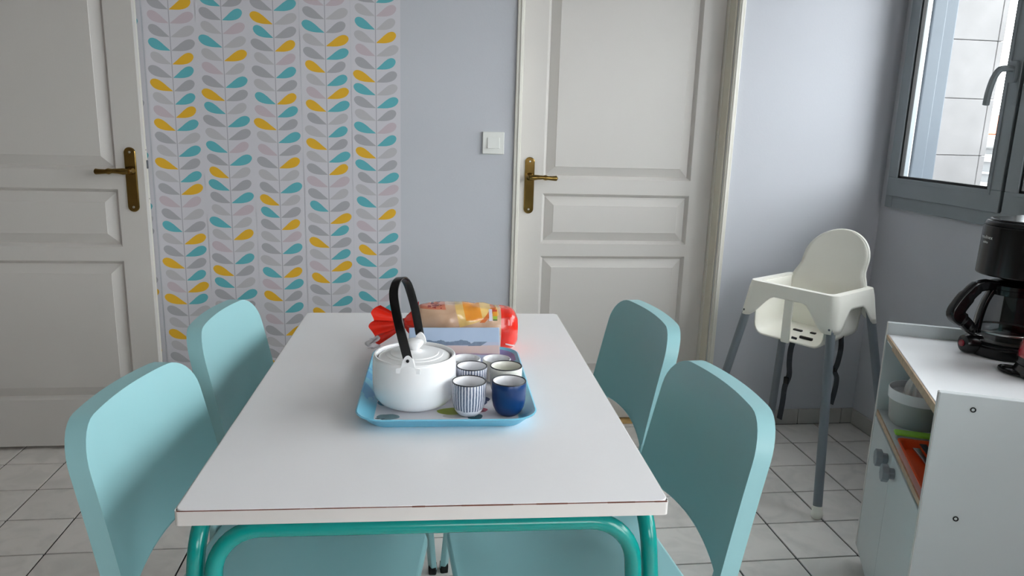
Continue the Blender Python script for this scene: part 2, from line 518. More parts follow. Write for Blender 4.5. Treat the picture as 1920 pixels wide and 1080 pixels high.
# ------------------------------------------------------------------ leaf wallpaper (flat print: one cell per leaf, the shape drawn by the material)
TINT = dict(G='A9A8AE', L='BBB9BD', P='C4B6BE', B='5FB0BA', Y='E2B02C')
SEQ = {('1', -1): 'GPGBLGYLPYGLYL', ('1', 1): 'YPLGYBGBYBLBGB',
       ('2', -1): 'BGLBLPGYBGLBGY', ('2', 1): 'GBPLYLBGLBGPBL',
       ('3', -1): 'GYBGLGLBPYLPGL', ('3', 1): 'BLGYPBGYBGBGYL'}
STEMS = [(-1.0305, '3', 1.5278), (-0.8485, '1', 1.5989), (-0.6725, '2', 1.6169), (-0.4965, '3', 1.6108),
         (-0.3180, '1', 1.6819), (-0.1400, '2', 1.7003)]
LP, HW = 0.04587, 0.0884
def wallpaper():
    vs, fs, uvs, cols = [], [], [], []
    x_lo, x_hi, z_lo, z_hi = -1.06, -0.0515, 0.083, ZC - 0.001
    for xs, s, z0 in STEMS:
        for side in (-1, 1):
            xa, xb = xs, xs + side * HW
            xb = max(x_lo, min(x_hi, xb)) if abs(xb) > 0 else xb
            seq = SEQ[(s, side)]
            for r in range(-25, 45):
                zb, zt = z0 - r * LP, z0 - r * LP + LP
                za, zc = max(zb, z_lo), min(zt, z_hi)
                if zc <= za: continue
                k = len(vs)
                y = YW - 0.0012
                q = [(xa, za), (xb, za), (xb, zc), (xa, zc)]
                vs += [(a, y, b) for a, b in q]
                fs.append((k, k + 1, k + 2, k + 3) if side > 0 else (k + 3, k + 2, k + 1, k))
                uv = [(abs(a - xs) / HW, (b - zb) / LP) for a, b in q]
                uvs.append(uv if side > 0 else uv[::-1])
                cols.append(lin(TINT[seq[r % 14]])[:3] + (random.uniform(0.84, 1.0),))
    me = bpy.data.meshes.new('wallpaper')
    me.from_pydata(vs, [], fs)
    me.uv_layers.new(name='UVMap')
    me.attributes.new('print_colour', 'FLOAT_COLOR', 'CORNER')
    ul, at = me.uv_layers['UVMap'], me.attributes['print_colour']
    i = 0
    for uv, c in zip(uvs, cols):
        for p in uv:
            ul.data[i].uv = p
            at.data[i].color = c
            i += 1
    m = mat('leaf_print_paper', 'D5D3D9', 0.7, vary=0)
    t = NT(m)
    b = m.node_tree.nodes['Principled BSDF']
    u = t.n.new('ShaderNodeUVMap'); u.uv_map = 'UVMap'
    sx = t.n.new('ShaderNodeSeparateXYZ'); t.l.new(u.outputs[0], sx.inputs[0])
    U, V = sx.outputs[0], sx.outputs[1]
    ca = t.n.new('ShaderNodeAttribute'); ca.attribute_name = 'print_colour'
    uu = t.math('DIVIDE', t.math('SUBTRACT', U, 0.035), t.math('MULTIPLY', ca.outputs['Alpha'], 0.90))
    def curve(pts):
        k = t.n.new('ShaderNodeFloatCurve')
        c = k.mapping.curves[0]
        while len(c.points) < len(pts): c.points.new(0.5, 0.5)
        for p, q in zip(c.points, pts): p.location = q
        k.mapping.update()
        t.l.new(uu, k.inputs['Value'])
        return k.outputs[0]
    lo = curve([(0, 0.0), (0.30, 0.00), (0.55, 0.04), (0.78, 0.16), (0.93, 0.36), (1, 0.60)])
    hi = curve([(0, 0.04), (0.22, 0.34), (0.45, 0.66), (0.66, 0.86), (0.82, 0.90), (0.94, 0.82), (1, 0.60)])
    mask = t.math('MULTIPLY', t.math('GREATER_THAN', V, lo), t.math('LESS_THAN', V, hi))
    mask = t.math('MULTIPLY', mask, t.step(uu, 0.0, 1.0))
    col = t.mix(mask, lin('CFCDD3'), ca.outputs['Color'])
    stem = t.math('LESS_THAN', U, 0.016)
    col = t.mix(stem, col, lin('A6A5AD'))
    t.l.new(col, b.inputs['Base Color'])
    me.materials.append(m)
    link('wallpaper', me, wall_back)
wallpaper()

# ------------------------------------------------------------------ doors
def door_leaf(root, x0, x1, z0, z1, thick, panels, m):
    """leaf with raised-and-fielded panels; front at local y = 0, going back to +thick"""
    b = MB()
    xs = sorted({x0, x1} | {p[0] for p in panels} | {p[1] for p in panels})
    zs = sorted({z0, z1} | {p[2] for p in panels} | {p[3] for p in panels})
    for i in range(len(xs) - 1):
        for j in range(len(zs) - 1):
            cx, cz = (xs[i] + xs[i + 1]) / 2, (zs[j] + zs[j + 1]) / 2
            if any(p[0] < cx < p[1] and p[2] < cz < p[3] for p in panels): continue
            b.add([(xs[i], 0, zs[j]), (xs[i + 1], 0, zs[j]), (xs[i + 1], 0, zs[j + 1]), (xs[i], 0, zs[j + 1])], [(0, 1, 2, 3)])
    b.add([(x0, 0, z0), (x1, 0, z0), (x1, 0, z1), (x0, 0, z1), (x0, thick, z0), (x1, thick, z0), (x1, thick, z1), (x0, thick, z1)],
          [(4, 7, 6, 5), (0, 4, 5, 1), (1, 5, 6, 2), (2, 6, 7, 3), (3, 7, 4, 0)])
    for a, c, d, e in panels:                    # moulded edge running down into the groove
        w, dp = 0.012, 0.017
        R0 = [(a, 0, d), (c, 0, d), (c, 0, e), (a, 0, e)]
        R1 = [(a + 0.006, 0.007, d + 0.006), (c - 0.006, 0.007, d + 0.006), (c - 0.006, 0.007, e - 0.006), (a + 0.006, 0.007, e - 0.006)]
        R2 = [(a + w, dp, d + w), (c - w, dp, d + w), (c - w, dp, e - w), (a + w, dp, e - w)]
        b.add(R0 + R1 + R2, [(i, (i + 1) % 4, 4 + (i + 1) % 4, 4 + i) for i in range(4)] + [(4 + i, 4 + (i + 1) % 4, 8 + (i + 1) % 4, 8 + i) for i in range(4)])
    o = b.build('leaf', m, root, smooth=0, weld=True)
    for a, c, d, e in panels:                    # bevelled raised panel
        w, dp, bw = 0.012, 0.017, 0.034
        R0 = [(a + w, dp, d + w), (c - w, dp, d + w), (c - w, dp, e - w), (a + w, dp, e - w)]
        R1 = [(a + w + bw, 0.0025, d + w + bw), (c - w - bw, 0.0025, d + w + bw), (c - w - bw, 0.0025, e - w - bw), (a + w + bw, 0.0025, e - w - bw)]
        R2 = [(x + sx * 0.0012, 0.0012, z + sz * 0.0012) for (x, _, z), (sx, sz) in zip(R1, ((1, 1), (-1, 1), (-1, -1), (1, -1)))]
        MB().add(R0 + R1 + R2, [(i, (i + 1) % 4, 4 + (i + 1) % 4, 4 + i) for i in range(4)] +
                 [(4 + i, 4 + (i + 1) % 4, 8 + (i + 1) % 4, 8 + i) for i in range(4)] + [(8, 9, 10, 11)]).build('panel', m, root, smooth=0)
    return o

def lever_handle(root, x, z0, z1, zl, sgn, y0=0.0):
    """brass back plate with rounded ends, screws, neck and lever"""
    h = (z1 - z0) / 2; c = (z0 + z1) / 2
    pl = MB().prism(rrect(0.0195, h, 0.019, 8, x, c), lambda u, v: (u, y0, v), lambda u, v: (u, y0 - 0.007, v)).build('handle_plate', M['brass'], root, bevel=0.003, seg=2)
    for z in (z1 - 0.017, z0 + 0.017):
        s = MB().lathe([(0.0, 0.0022), (0.003, 0.002), (0.0045, 0.0)], 12).build('screw', M['screw'], pl)
        s.location = (x, y0 - 0.0068, z); s.rotation_euler = (PI / 2, 0, 0)
    b = MB()
    b.tube([(x, y0 - 0.006, zl), (x, y0 - 0.012, zl), (x, y0 - 0.018, zl), (x, y0 - 0.03, zl), (x, y0 - 0.048, zl)], [0.016, 0.0155, 0.0115, 0.0105, 0.0115], 14)
    path = [(x - sgn * 0.006, y0 - 0.05, zl), (x + sgn * 0.01, y0 - 0.052, zl), (x + sgn * 0.025, y0 - 0.053, zl + 0.001), (x + sgn * 0.045, y0 - 0.054, zl + 0.001),
            (x + sgn * 0.056, y0 - 0.054, zl), (x + sgn * 0.066, y0 - 0.053, zl - 0.001), (x + sgn * 0.085, y0 - 0.05, zl - 0.002), (x + sgn * 0.100, y0 - 0.046, zl - 0.002), (x + sgn * 0.106, y0 - 0.044, zl - 0.002)]
    b.tube(path, [0.0100, 0.0115, 0.0095, 0.0078, 0.0108, 0.0080, 0.0092, 0.0105, 0.004], 12)
    b.build('lever', M['brass'], root)

# door in the back wall
YD = YW + 0.085
d2 = empty('door_2', (0, YD, 0), **S)
PAN2 = [(0.508, 1.119, 1.037, 1.93), (0.508, 1.119, 0.774, 0.977), (0.508, 1.119, 0.212, 0.723)]
door_leaf(d2, 0.412, 1.2095, 0.012, 2.035, 0.04, PAN2, M['door'])
lever_handle(d2, 0.4525, 0.896, 1.119, 1.043, 1)
fr = MB()
T = YW - YD
fr.box(0.375, 0.4005, T - 0.012, T + 0.16, 0, 2.085)           # left lining + narrow casing
fr.box(0.4005, 0.4115, T + 0.060, T + 0.16, 0, 2.06)
fr.box(1.2105, 1.2215, T + 0.062, T + 0.16, 0, 2.06)
fr.box(1.2215, 1.2470, T - 0.012, T + 0.16, 0, 2.085)
fr.box(0.4005, 1.2215, T - 0.012, T + 0.16, 2.06, 2.085)
fr.box(0.4005, 1.2215, T + 0.060, T + 0.16, 2.038, 2.06)
fr.build('frame', M['casing'], d2, smooth=0, bevel=0.003, seg=2)
bd = MB()
bd.box(0.3865, 0.3945, T - 0.0155, T - 0.010, 0, 2.08).box(1.2275, 1.2355, T - 0.0155, T - 0.010, 0, 2.08)
bd.build('casing_bead', M['casing'], d2, smooth=0, bevel=0.002, seg=2)
MB().box(1.2135, 1.2212, T + 0.004, T + 0.062, 0.0, 2.06).build('jamb', M['jamb'], d2, smooth=0, bevel=0.002, seg=1)
MB().box(0.412, 1.2135, -0.042, 0.06, -0.004, 0.0065).build('threshold', M['wood_sill'], d2, smooth=0, bevel=0.002)
MB().box(0.30, 1.35, 0.10, 0.13, 0, 2.2).build('back_board', M['door'], d2, smooth=0)

# door folded back along the back wall, hinged at the left wall
YL = YW - 0.075
d1 = empty('door_1', (0, YL, 0), **S)
PAN1 = [(-1.650, -1.037, 1.047, 1.93), (-1.650, -1.037, 0.774, 0.981), (-1.650, -1.037, 0.198, 0.723)]
door_leaf(d1, -1.755, -0.945, 0.016, 2.035, 0.026, PAN1, M['door'])
rb = MB().box(-1.755, -0.9462, 0.0255, 0.046, 0.016, 2.035).build('leaf_rebate', M['casing'], d1, smooth=0, bevel=0.001, seg=1)
lever_handle(d1, -0.9865, 0.902, 1.128, 1.047, -1)
lk = MB().box(-0.9465, -0.9452, 0.028, 0.0445, 0.93, 1.13).build('lock_faceplate', M['casing'], d1, smooth=0)
MB().box(-0.946, -0.9415, 0.031, 0.0425, 1.052, 1.082).build('latch_bolt', M['caster'], lk, smooth=0, bevel=0.002)
for z in (0.945, 1.118):
    s = MB().lathe([(0, 0.001), (0.0028, 0.0)], 10).build('screw', M['caster'], lk)
    s.location = (-0.9452, 0.036, z); s.rotation_euler = (0, PI / 2, 0)
for z in (0.35, 1.02, 1.75):
    MB().tube([(-1.768, 0.01, z), (-1.768, 0.01, z + 0.09)], 0.011, 10).build('hinge', M['brass'], d1)
MB().box(-1.86, -1.768, -0.02, 0.06, 0, 2.08).build('hinge_post', M['casing'], d1, smooth=0, bevel=0.003)

# light switch
sw = thing('light_switch', 'white square light switch on the grey wall beside the door', 'switch', (0.296, YW, 1.1725))
MB().prism(rrect(0.0415, 0.0415, 0.003, 3), lambda u, v: (u, 0, v), lambda u, v: (u, -0.010, v)).build('cover_plate', M['switch'], sw, bevel=0.0025)
MB().add([(-0.0235, -0.0095, -0.0205), (0.0235, -0.0095, -0.0205), (0.0235, -0.0095, 0.0205), (-0.0235, -0.0095, 0.0205),
          (-0.023, -0.0165, -0.020), (0.023, -0.0165, -0.020), (0.023, -0.0115, 0.020), (-0.023, -0.0115, 0.020)],
         [(0, 1, 5, 4), (1, 2, 6, 5), (2, 3, 7, 6), (3, 0, 4, 7), (4, 5, 6, 7)]).build('rocker', M['switch'], sw, smooth=0, bevel=0.001)

# ------------------------------------------------------------------ window and what lies outside
def frame(w1, F0, F1, Z0=0.963, Z1=2.24):
    fm = MB()
    fm.box(-0.022, 0.010, F1 - 0.045, F1, Z0, Z1).box(-0.022, 0.010, F0, F0 + 0.045, Z0, Z1)
    fm.box(-0.022, 0.010, F0 + 0.045, F1 - 0.045, Z0, Z0 + 0.052).box(-0.022, 0.010, F0 + 0.045, F1 - 0.045, Z1 - 0.045, Z1)
    fm.build('window_frame', M['winframe'], w1, smooth=0, bevel=0.002)
def sash(w1, y0, y1, handle, z0=1.010):
    z1 = 2.20
    gy0, gy1, gz0, gz1 = y0 + 0.060, y1 - 0.053, z0 + 0.072, 2.13
    b = MB()
    for a, c, d, e in ((y0, y1, z0, gz0), (y0, y1, gz1, z1), (y0, gy0, gz0, gz1), (gy1, y1, gz0, gz1)):
        b.box(-0.034, 0.012, a, c, d, e)
    s = b.build('sash', M['winframe'], w1, smooth=0, bevel=0.002)
    g = MB()
    k = 0.009
    for a, c, d, e in ((gy0, gy1, gz0, gz0 + k), (gy0, gy1, gz1 - k, gz1), (gy0, gy0 + k, gz0, gz1), (gy1 - k, gy1, gz0, gz1)):
        g.box(-0.028, -0.012, a, c, d, e)
    g.build('gasket', M['gasket'], s, smooth=0)
    MB().box(-0.022, -0.019, gy0, gy1, gz0, gz1).build('pane', M['glass'], s, smooth=0)
    bead = MB()
    bead.box(-0.037, -0.033, gy0 - 0.016, gy0 - 0.012, gz0 - 0.016, gz1 + 0.016).box(-0.037, -0.033, gy0 - 0.012, gy1 + 0.012, gz0 - 0.016, gz0 - 0.012)
    bead.build('glazing_bead', M['winframe'], s, smooth=0)
    if handle:
        h = MB().prism(rrect(0.014, 0.034, 0.006, 4), lambda u, v: (-0.034, y0 + 0.024 + u, 1.455 + v), lambda u, v: (-0.045, y0 + 0.024 + u, 1.455 + v))
        h.tube(spline([(-0.044, y0 + 0.024, 1.463), (-0.068, y0 + 0.026, 1.464), (-0.082, y0 + 0.034, 1.458), (-0.088, y0 + 0.046, 1.43), (-0.087, y0 + 0.058, 1.39), (-0.083, y0 + 0.066, 1.352)], 5),
               [0.0105] * 26, 10)
        h.build('window_handle', M['winframe'], w1, bevel=0.0015)
w1 = empty('window_1', (XR, 0, 0), **S)
frame(w1, 1.50, 2.816)
sash(w1, 2.206, 2.798, True)
sash(w1, 1.548, 2.190, False)
MB().box(-0.012, 0.03, 2.188, 2.208, 1.01, 2.20).build('gap_seal', M['gasket'], w1, smooth=0)
w2 = empty('window_2', (XR, 0, 0), **S)
frame(w2, 0.16, 1.476)
sash(w2, 0.866, 1.458, True)
sash(w2, 0.208, 0.850, False)
MB().box(-0.012, 0.03, 0.848, 0.868, 1.01, 2.20).build('gap_seal', M['gasket'], w2, smooth=0)

w3 = empty('window_3', (XR, 0, 0), **S)
frame(w3, -1.62, 0.04, 0.04, 2.24)
sash(w3, -0.788, 0.022, False, 0.085)
sash(w3, -1.60, -0.792, False, 0.085)

# shutter guide, and a white strip painting the brightly lit edge outside the frame
gr = empty('trim_1', (0, 0, 0), **S)
MB().box(1.932, 1.946, 2.772, 2.799, 0.976, 2.219).build('bright_edge_strip', M['lit_edge_white'], gr, smooth=0)
MB().box(1.948, 2.004, 2.764, 2.799, 0.976, 2.219).build('guide_rail', M['rail_out'], gr, smooth=0, bevel=0.005)
MB().box(2.004, 2.062, 2.780, 2.799, 0.976, 2.219).build('guide_rail', M['rail_out'], gr, smooth=0, bevel=0.006)

sw_ = MB().box(2.068, 2.345, 2.888, 3.3, -1.2, 3.4).build('wall_outside', M['stone_joint'], smooth=0, **S)
zz = 1.625 - 6 * 0.2265
while zz < 3.3:
    o = MB().box(2.07, 2.318, 2.868, 2.892, zz + 0.0010, zz + 0.2255).build('stone_panel', M['stone'], sw_, smooth=0, bevel=0.002, seg=1)
    MB().box(2.321, 2.347, 2.870, 2.892, zz + 0.0010, zz + 0.2255).build('stone_panel', M['stone'], sw_, smooth=0, bevel=0.002, seg=1)
    zz += 0.2265
MB().box(2.063, 3.30, -3, 6, -0.35, -0.10).build('balcony_slab', M['ground'], smooth=0, **S)
rl = thing('balcony_railing', 'white balcony railing with thick rounded handrail seen through the window', 'railing', (3.0, 0, 0))
MB().tube([(0, 0.5, 1.222), (0, 3.4, 1.222), (0, 5.8, 1.222)], 0.036, 14).build('handrail', M['ext_white'], rl)
MB().box(-0.018, 0.018, 0.5, 5.8, 1.118, 1.158).build('rail', M['ext_white'], rl, smooth=0, bevel=0.004)
MB().box(-0.010, 0.010, 0.5, 5.8, 1.056, 1.066).build('rail', M['ext_grey'], rl, smooth=0)
MB().box(0.014, 0.022, 0.5, 5.8, 0.985, 1.19).build('infill_panel', M['infill'], rl, smooth=0)
MB().box(-0.014, 0.014, 0.5, 5.8, 0.985, 1.012).build('rail', M['ext_white'], rl, smooth=0)
for k in range(11):
    y = 0.75 + k * 0.3 - 0.02
    if y < 5.7:
        MB().box(-0.008, 0.008, y - 0.005, y + 0.005, 1.012, 1.118).build('baluster', M['ext_white'], rl, smooth=0)
for k in range(4):
    y = 0.6 + k * 1.7
    MB().box(-0.02, 0.02, y - 0.02, y + 0.02, -0.10, 1.19).build('post', M['ext_white'], rl, smooth=0)
MB().box(3.02, 3.18, -3, 6, -0.10, 0.975).build('parapet', M['ext_grey'], smooth=0, **S)
MB().box(-60, 140, -60, 140, -6.2, -6.0).build('ground', M['ground'], smooth=0, **S)
def house(x, y, w, d, ze, zr, label, wm):
    t = thing('house', label, 'building', (x, y, -6))
    b = MB().box(0, w, 0, d, 0, ze + 6)
    b.build('wall', wm, t, smooth=0)
    MB().prism([(-0.4, ze + 6), (w / 2, zr + 6), (w + 0.4, ze + 6)], lambda u, v: (u, -0.3, v), lambda u, v: (u, d + 0.3, v)).build('roof', M['rooftile'], t, smooth=0)
    MB().box(w * 0.55, w * 0.55 + 0.7, d * 0.4, d * 0.4 + 0.9, zr + 5, zr + 6.5).build('chimney', M['orange_brick'], t, smooth=0)
    for q in range(3):
        f = MB().box(-0.06, 0.02, d * (0.15 + 0.28 * q), d * (0.15 + 0.28 * q) + 1.0, ze + 3.6, ze + 5.0).build('window_frame', M['ext_white'], t, smooth=0)
        MB().box(-0.07, -0.05, d * (0.15 + 0.28 * q) + 0.1, d * (0.15 + 0.28 * q) + 0.9, ze + 3.7, ze + 4.9).build('pane', M['ext_grey'], f, smooth=0)
house(28, 33.5, 9, 9, 1.3, 2.35, 'orange brick house with a low tiled roof seen beyond the balcony railing', M['orange_brick'])
house(44, 44, 10, 9, 2.6, 3.9, 'taller pale orange house behind the low brick one outside', M['pale_brick'])

# ------------------------------------------------------------------ dining table
TZ = 0.74
tb = thing('dining_table', 'white laminate dining table on teal tubular legs in the middle of the room', 'table', (0.0370, 1.4615, 0), math.radians(-1.80))
TWD, TLN = 0.3385, 0.5215
MB().prism(rrect(TWD - 0.0012, TLN - 0.0012, 0.012, 4), lambda u, v: (u, v, TZ - 0.0215), lambda u, v: (u, v, TZ)).build('tabletop', M['tabletop'], tb, bevel=0.001, seg=1)
out = rrect(TWD, TLN, 0.006, 3)
eb = MB()
n = len(out)
ins = rrect(TWD - 0.0014, TLN - 0.0014, 0.005, 3)
eb.add([(u, v, TZ - 0.0222) for u, v in out] + [(u, v, TZ - 0.0012) for u, v in out] + [(u, v, TZ - 0.0012) for u, v in ins] + [(u, v, TZ - 0.0222) for u, v in ins],
       [(i, (i + 1) % n, n + (i + 1) % n, n + i) for i in range(n)] + [(n + i, n + (i + 1) % n, 2 * n + (i + 1) % n, 2 * n + i) for i in range(n)] +
       [(2 * n + i, 2 * n + (i + 1) % n, 3 * n + (i + 1) % n, 3 * n + i) for i in range(n)])
eb.build('edge_band', M['edgeband'], tb, bevel=0)
gl = MB()
rng = random.Random(3)
x = -TWD + 0.004
while x < TWD - 0.006:                       # worn joint: broken line of old glue
    w = rng.uniform(0.01, 0.045)
    t = rng.uniform(0.0003, 0.0009) * (1.35 if x > -0.05 else 0.7)
    gl.box(x, min(x + w, TWD - 0.003), -TLN - 0.0004, -TLN + 0.0012, TZ - 0.0012 - t * 0.6, TZ - 0.0010 + t * 0.5)
    x += w * rng.uniform(0.85, 1.0)
gl.build('glue_line', M['glue'], tb, smooth=0)
RT = 0.0124
for sx in (-1, 1):                            # side frames: inverted U along each long side
    X0, X1 = sx * 0.3195, sx * 0.383
    ztop = 0.7045
    path = arc_path([(X1, -0.510, 0.004), (X0, -0.487, ztop), (X0, 0.487, ztop), (X1, 0.510, 0.004)], 0.06, 8)
    MB().tube(path, RT, 14).build('side_frame', M['teal'], tb)
    for y in (-0.510, 0.510):
        MB().lathe([(0, 0), (0.014, 0), (0.0155, 0.004), (0.0150, 0.03), (0.013, 0.034)], 14, 0, (X1 * 0.998, y * 0.998)).build('foot_cap', M['blackfoot'], tb)
for sy in (-1, 1):                            # end loops: inverted U across each short side
    Y0, Y1 = sy * 0.497, sy * 0.515
    ztop = 0.6975
    path = arc_path([(-0.343, Y1 + sy * 0.012, 0.004), (-0.2935, Y0, ztop), (0.2935, Y0, ztop), (0.343, Y1 + sy * 0.012, 0.004)], 0.068, 9)
    MB().tube(path, RT, 14).build('end_loop', M['teal'], tb)

# ------------------------------------------------------------------ chairs
def make_chair(label):
    c = thing('dining_chair', label, 'chair', (0, 0, 0), 0, 'mint chairs around the dining table')
    # seat: a slightly dished plate with a rounded front edge
    def seat_pt(u, v, top):
        a = 2 * u - 1
        x = -0.212 + 0.416 * v
        hw = 0.185 + 0.017 * v
        e = 0.0
        if v > 0.86: e = (v - 0.86) / 0.14
        if v < 0.12: e = (0.12 - v) / 0.12
        hw -= 0.045 * (1 - math.sqrt(max(0, 1 - e * e)))
        y = a * hw
        z = 0.452 - 0.010 * (1 - a * a) * math.sin(PI * min(1, v * 1.1)) - 0.014 * sstep((v - 0.8) / 0.2)
        return (x, y, z if top else z - 0.024)
    NU, NV = 13, 17
    vv = [0, .015, .04, .08, .12, .2, .3, .4, .5, .6, .7, .8, .86, .91, .95, .98, 1.0]
    b = MB()
    b.grid(lambda u, v: seat_pt(u, vv[round(v * (NV - 1))], True), NU, NV)
    b.grid(lambda u, v: seat_pt(u, vv[round(v * (NV - 1))], False), NU, NV)
    k = NU * NV
    per = [i for i in range(NU)] + [j * NU + NU - 1 for j in range(1, NV)] + [(NV - 1) * NU + i for i in range(NU - 2, -1, -1)] + [j * NU for j in range(NV - 2, 0, -1)]
    b.f += [(per[i], per[(i + 1) % len(per)], per[(i + 1) % len(per)] + k, per[i] + k) for i in range(len(per))]
    b.m += [0] * len(per)
    b.build('seat', M['mint'], c, bevel=0.006, seg=3)
    # backrest: thick panel, curved in plan, rounded corners, leaning back
    Z0, Z1, W, TH = 0.519, 0.797, 0.198, 0.032
    RTOP, RBOT = 0.066, 0.022
    zs = [Z0 + RBOT * (1 - math.cos(q * PI / 2 / 6)) for q in range(7)] + [Z0 + RBOT + (Z1 - RTOP - Z0 - RBOT) * q / 6 for q in range(1, 7)] + [Z1 - RTOP + RTOP * math.sin(q * PI / 2 / 8) for q in range(1, 9)]
    def hw(z):
        w = W - 0.010 * (z - Z0) / (Z1 - Z0)
        if z < Z0 + RBOT: return w - RBOT + math.sqrt(max(0, RBOT ** 2 - (Z0 + RBOT - z) ** 2))
        if z > Z1 - RTOP: return w - RTOP + math.sqrt(max(0, RTOP ** 2 - (z - Z1 + RTOP) ** 2))
        return w
    def fx(y, z):
        t = (z - Z0) / (Z1 - Z0)
        return -0.232 - 0.050 * t - 0.006 * t * t + 0.026 * (y / W) ** 2
    NS, NR = 17, len(zs)
    b = MB()
    def bp(u, v, d):
        z = zs[round(v * (NR - 1))]
        y = (2 * u - 1) * hw(z)
        arch = (1 - (y / W) ** 2) * (0.027 * (1 - v) ** 2 + 0.004 * v)
        return (fx(y, z) - d, y, z + arch)
    b.grid(lambda u, v: bp(u, v, 0), NS, NR)
    b.grid(lambda u, v: bp(u, v, TH), NS, NR)
    k = NS * NR
    per = [i for i in range(NS)] + [j * NS + NS - 1 for j in range(1, NR)] + [(NR - 1) * NS + i for i in range(NS - 2, -1, -1)] + [j * NS for j in range(NR - 2, 0, -1)]
    b.f += [(per[i], per[(i + 1) % len(per)], per[(i + 1) % len(per)] + k, per[i] + k) for i in range(len(per))]
    b.m += [0] * len(per)
    b.build('backrest', M['mint'], c, bevel=0.0065, seg=3)
    sect = [(a, d) for a, d in rrect(0.0150, 0.0085, 0.004, 3)]
    for sy in (-1, 1):
        MB().sweep([(0.201, sy * 0.190, 0.012), (0.182, sy * 0.180, 0.25), (0.164, sy * 0.166, 0.436)], sect).build('front_leg', M['mint'], c)
        p = spline([(-0.285, sy * 0.188, 0.012), (-0.245, sy * 0.174, 0.22), (-0.222, sy * 0.163, 0.43), (-0.226, sy * 0.158, 0.49), (-0.246, sy * 0.152, 0.57)], 5)
        MB().sweep(p, sect).build('rear_leg', M['mint'], c)
        MB().sweep([(-0.228, sy * 0.176, 0.416), (0.178, sy * 0.168, 0.416)], [(a, d) for a, d in rrect(0.007, 0.011, 0.003, 2)]).build('seat_rail', M['mint'], c)
    MB().sweep([(-0.205, -0.176, 0.416), (-0.205, 0.176, 0.416)], rrect(0.007, 0.011, 0.003, 2)).build('seat_rail', M['mint'], c)
    MB().sweep([(0.165, -0.165, 0.412), (0.165, 0.165, 0.412)], rrect(0.007, 0.011, 0.003, 2)).build('seat_rail', M['mint'], c)
    for x, y in ((0.202, 0.1905), (-0.2865, 0.1885)):
        for sy in (-1, 1):
            MB().prism(rrect(0.0175, 0.0108, 0.005, 3), lambda u, v: (x + v, sy * y + u, 0.0), lambda u, v: (x + v - 0.001 * (1 if x > 0 else -2), sy * y + u, 0.020)).build('foot_cap', M['blackfoot'], c)
    return c
ch = make_chair('mint green chair nearest the camera on the left side of the table')
ch.location = (-0.197, 1.232, 0); ch.rotation_euler = (0, 0, math.radians(-8.0))
for lab, x, y, a in (('mint green chair at the far left side of the table, standing before the leaf wallpaper', -0.168, 1.738, -6.0),
                     ('mint green chair at the near right corner of the table, nearest to the white cart', 0.2785, 1.225, 183.6),
                     ('mint green chair at the far right side of the table, standing before the closed door', 0.300, 1.738, 184.5)):
    k = copy_tree(ch)
    k['label'] = lab
    k.location = (x, y, 0); k.rotation_euler = (0, 0, math.radians(a))

# ------------------------------------------------------------------ tray and what stands on it
def tray_print():
    m = mat('tray_print', 'E4E2E8', 0.35, vary=0)
    t = NT(m)
    x, y, z = t.xyz('Object')
    col = lin('DEDCE2')
    blobs = [(-0.100, -0.152, 0.020, 0.013, '6E8A92'), (-0.118, -0.158, 0.004, 0.003, '3F5A66'), (-0.108, -0.162, 0.004, 0.0025, '3F5A66'),
             (0.018, -0.150, 0.022, 0.010, 'B9B7B4'), (0.012, -0.128, 0.026, 0.016, '9AA63C'), (0.052, -0.160, 0.012, 0.006, '23505E'), (0.060, -0.152, 0.007, 0.010, '2A5A68'),
             (0.058, -0.122, 0.020, 0.012, 'A8405C'), (0.064, -0.128, 0.008, 0.005, '7E2440'), (0.055, -0.085, 0.024, 0.016, '2E3B6B'), (0.075, -0.070, 0.010, 0.012, '2E3B6B'),
             (0.060, -0.040, 0.018, 0.014, 'C65A76'), (-0.090, 0.02, 0.02, 0.02, 'E2B84A'), (-0.06, 0.10, 0.024, 0.016, 'C65A76'), (0.10, 0.06, 0.018, 0.024, '3C8FA8'),
             (0.03, 0.13, 0.03, 0.016, '6B5FA0'), (-0.11, -0.08, 0.014, 0.02, '3C8FA8'), (0.115, -0.02, 0.012, 0.02, 'E2B84A'), (0.12, 0.14, 0.02, 0.02, '5B6FB0')]
    ns = t.noise(70, 2)
    wx = t.math('MULTIPLY_ADD', ns, 0.006, x); wy = t.math('MULTIPLY_ADD', ns, -0.006, y)
    for cx, cy, rx, ry, c in blobs:
        col = t.mix(t.ellipse(wx, wy, cx, cy, rx, ry), col, lin(c))
    t.l.new(col, m.node_tree.nodes['Principled BSDF'].inputs['Base Color'])
    return m
def tray_wall():
    m = mat('cyan_melamine', '62B4CF', 0.3, vary=0)
    t = NT(m)
    x, y, z = t.xyz('Object')
    f = t.math('MULTIPLY', t.math('GREATER_THAN', t.math('ADD', x, t.math('MULTIPLY', y, 0.9)), 0.262), t.math('LESS_THAN', z, 0.0185))
    col = t.mix(f, lin('7FCBE6'), lin('9C92C8'))
    f2 = t.math('MULTIPLY', t.math('LESS_THAN', x, -0.135), t.math('GREATER_THAN', t.noise(14), 0.56))
    col = t.mix(f2, col, lin('62B6E4'))
    t.l.new(col, m.node_tree.nodes['Principled BSDF'].inputs['Base Color'])
    return m
TRX, TRY = 0.0625, 1.394
tr = thing('serving_tray', 'sky blue tray with colourful spotted print lying on the white table', 'tray', (TRX, TRY, TZ), math.radians(-2.0))
def tray_ring(w, h, r, z): return [(u, v, z) for u, v in rrect(w, h, r, 7)]
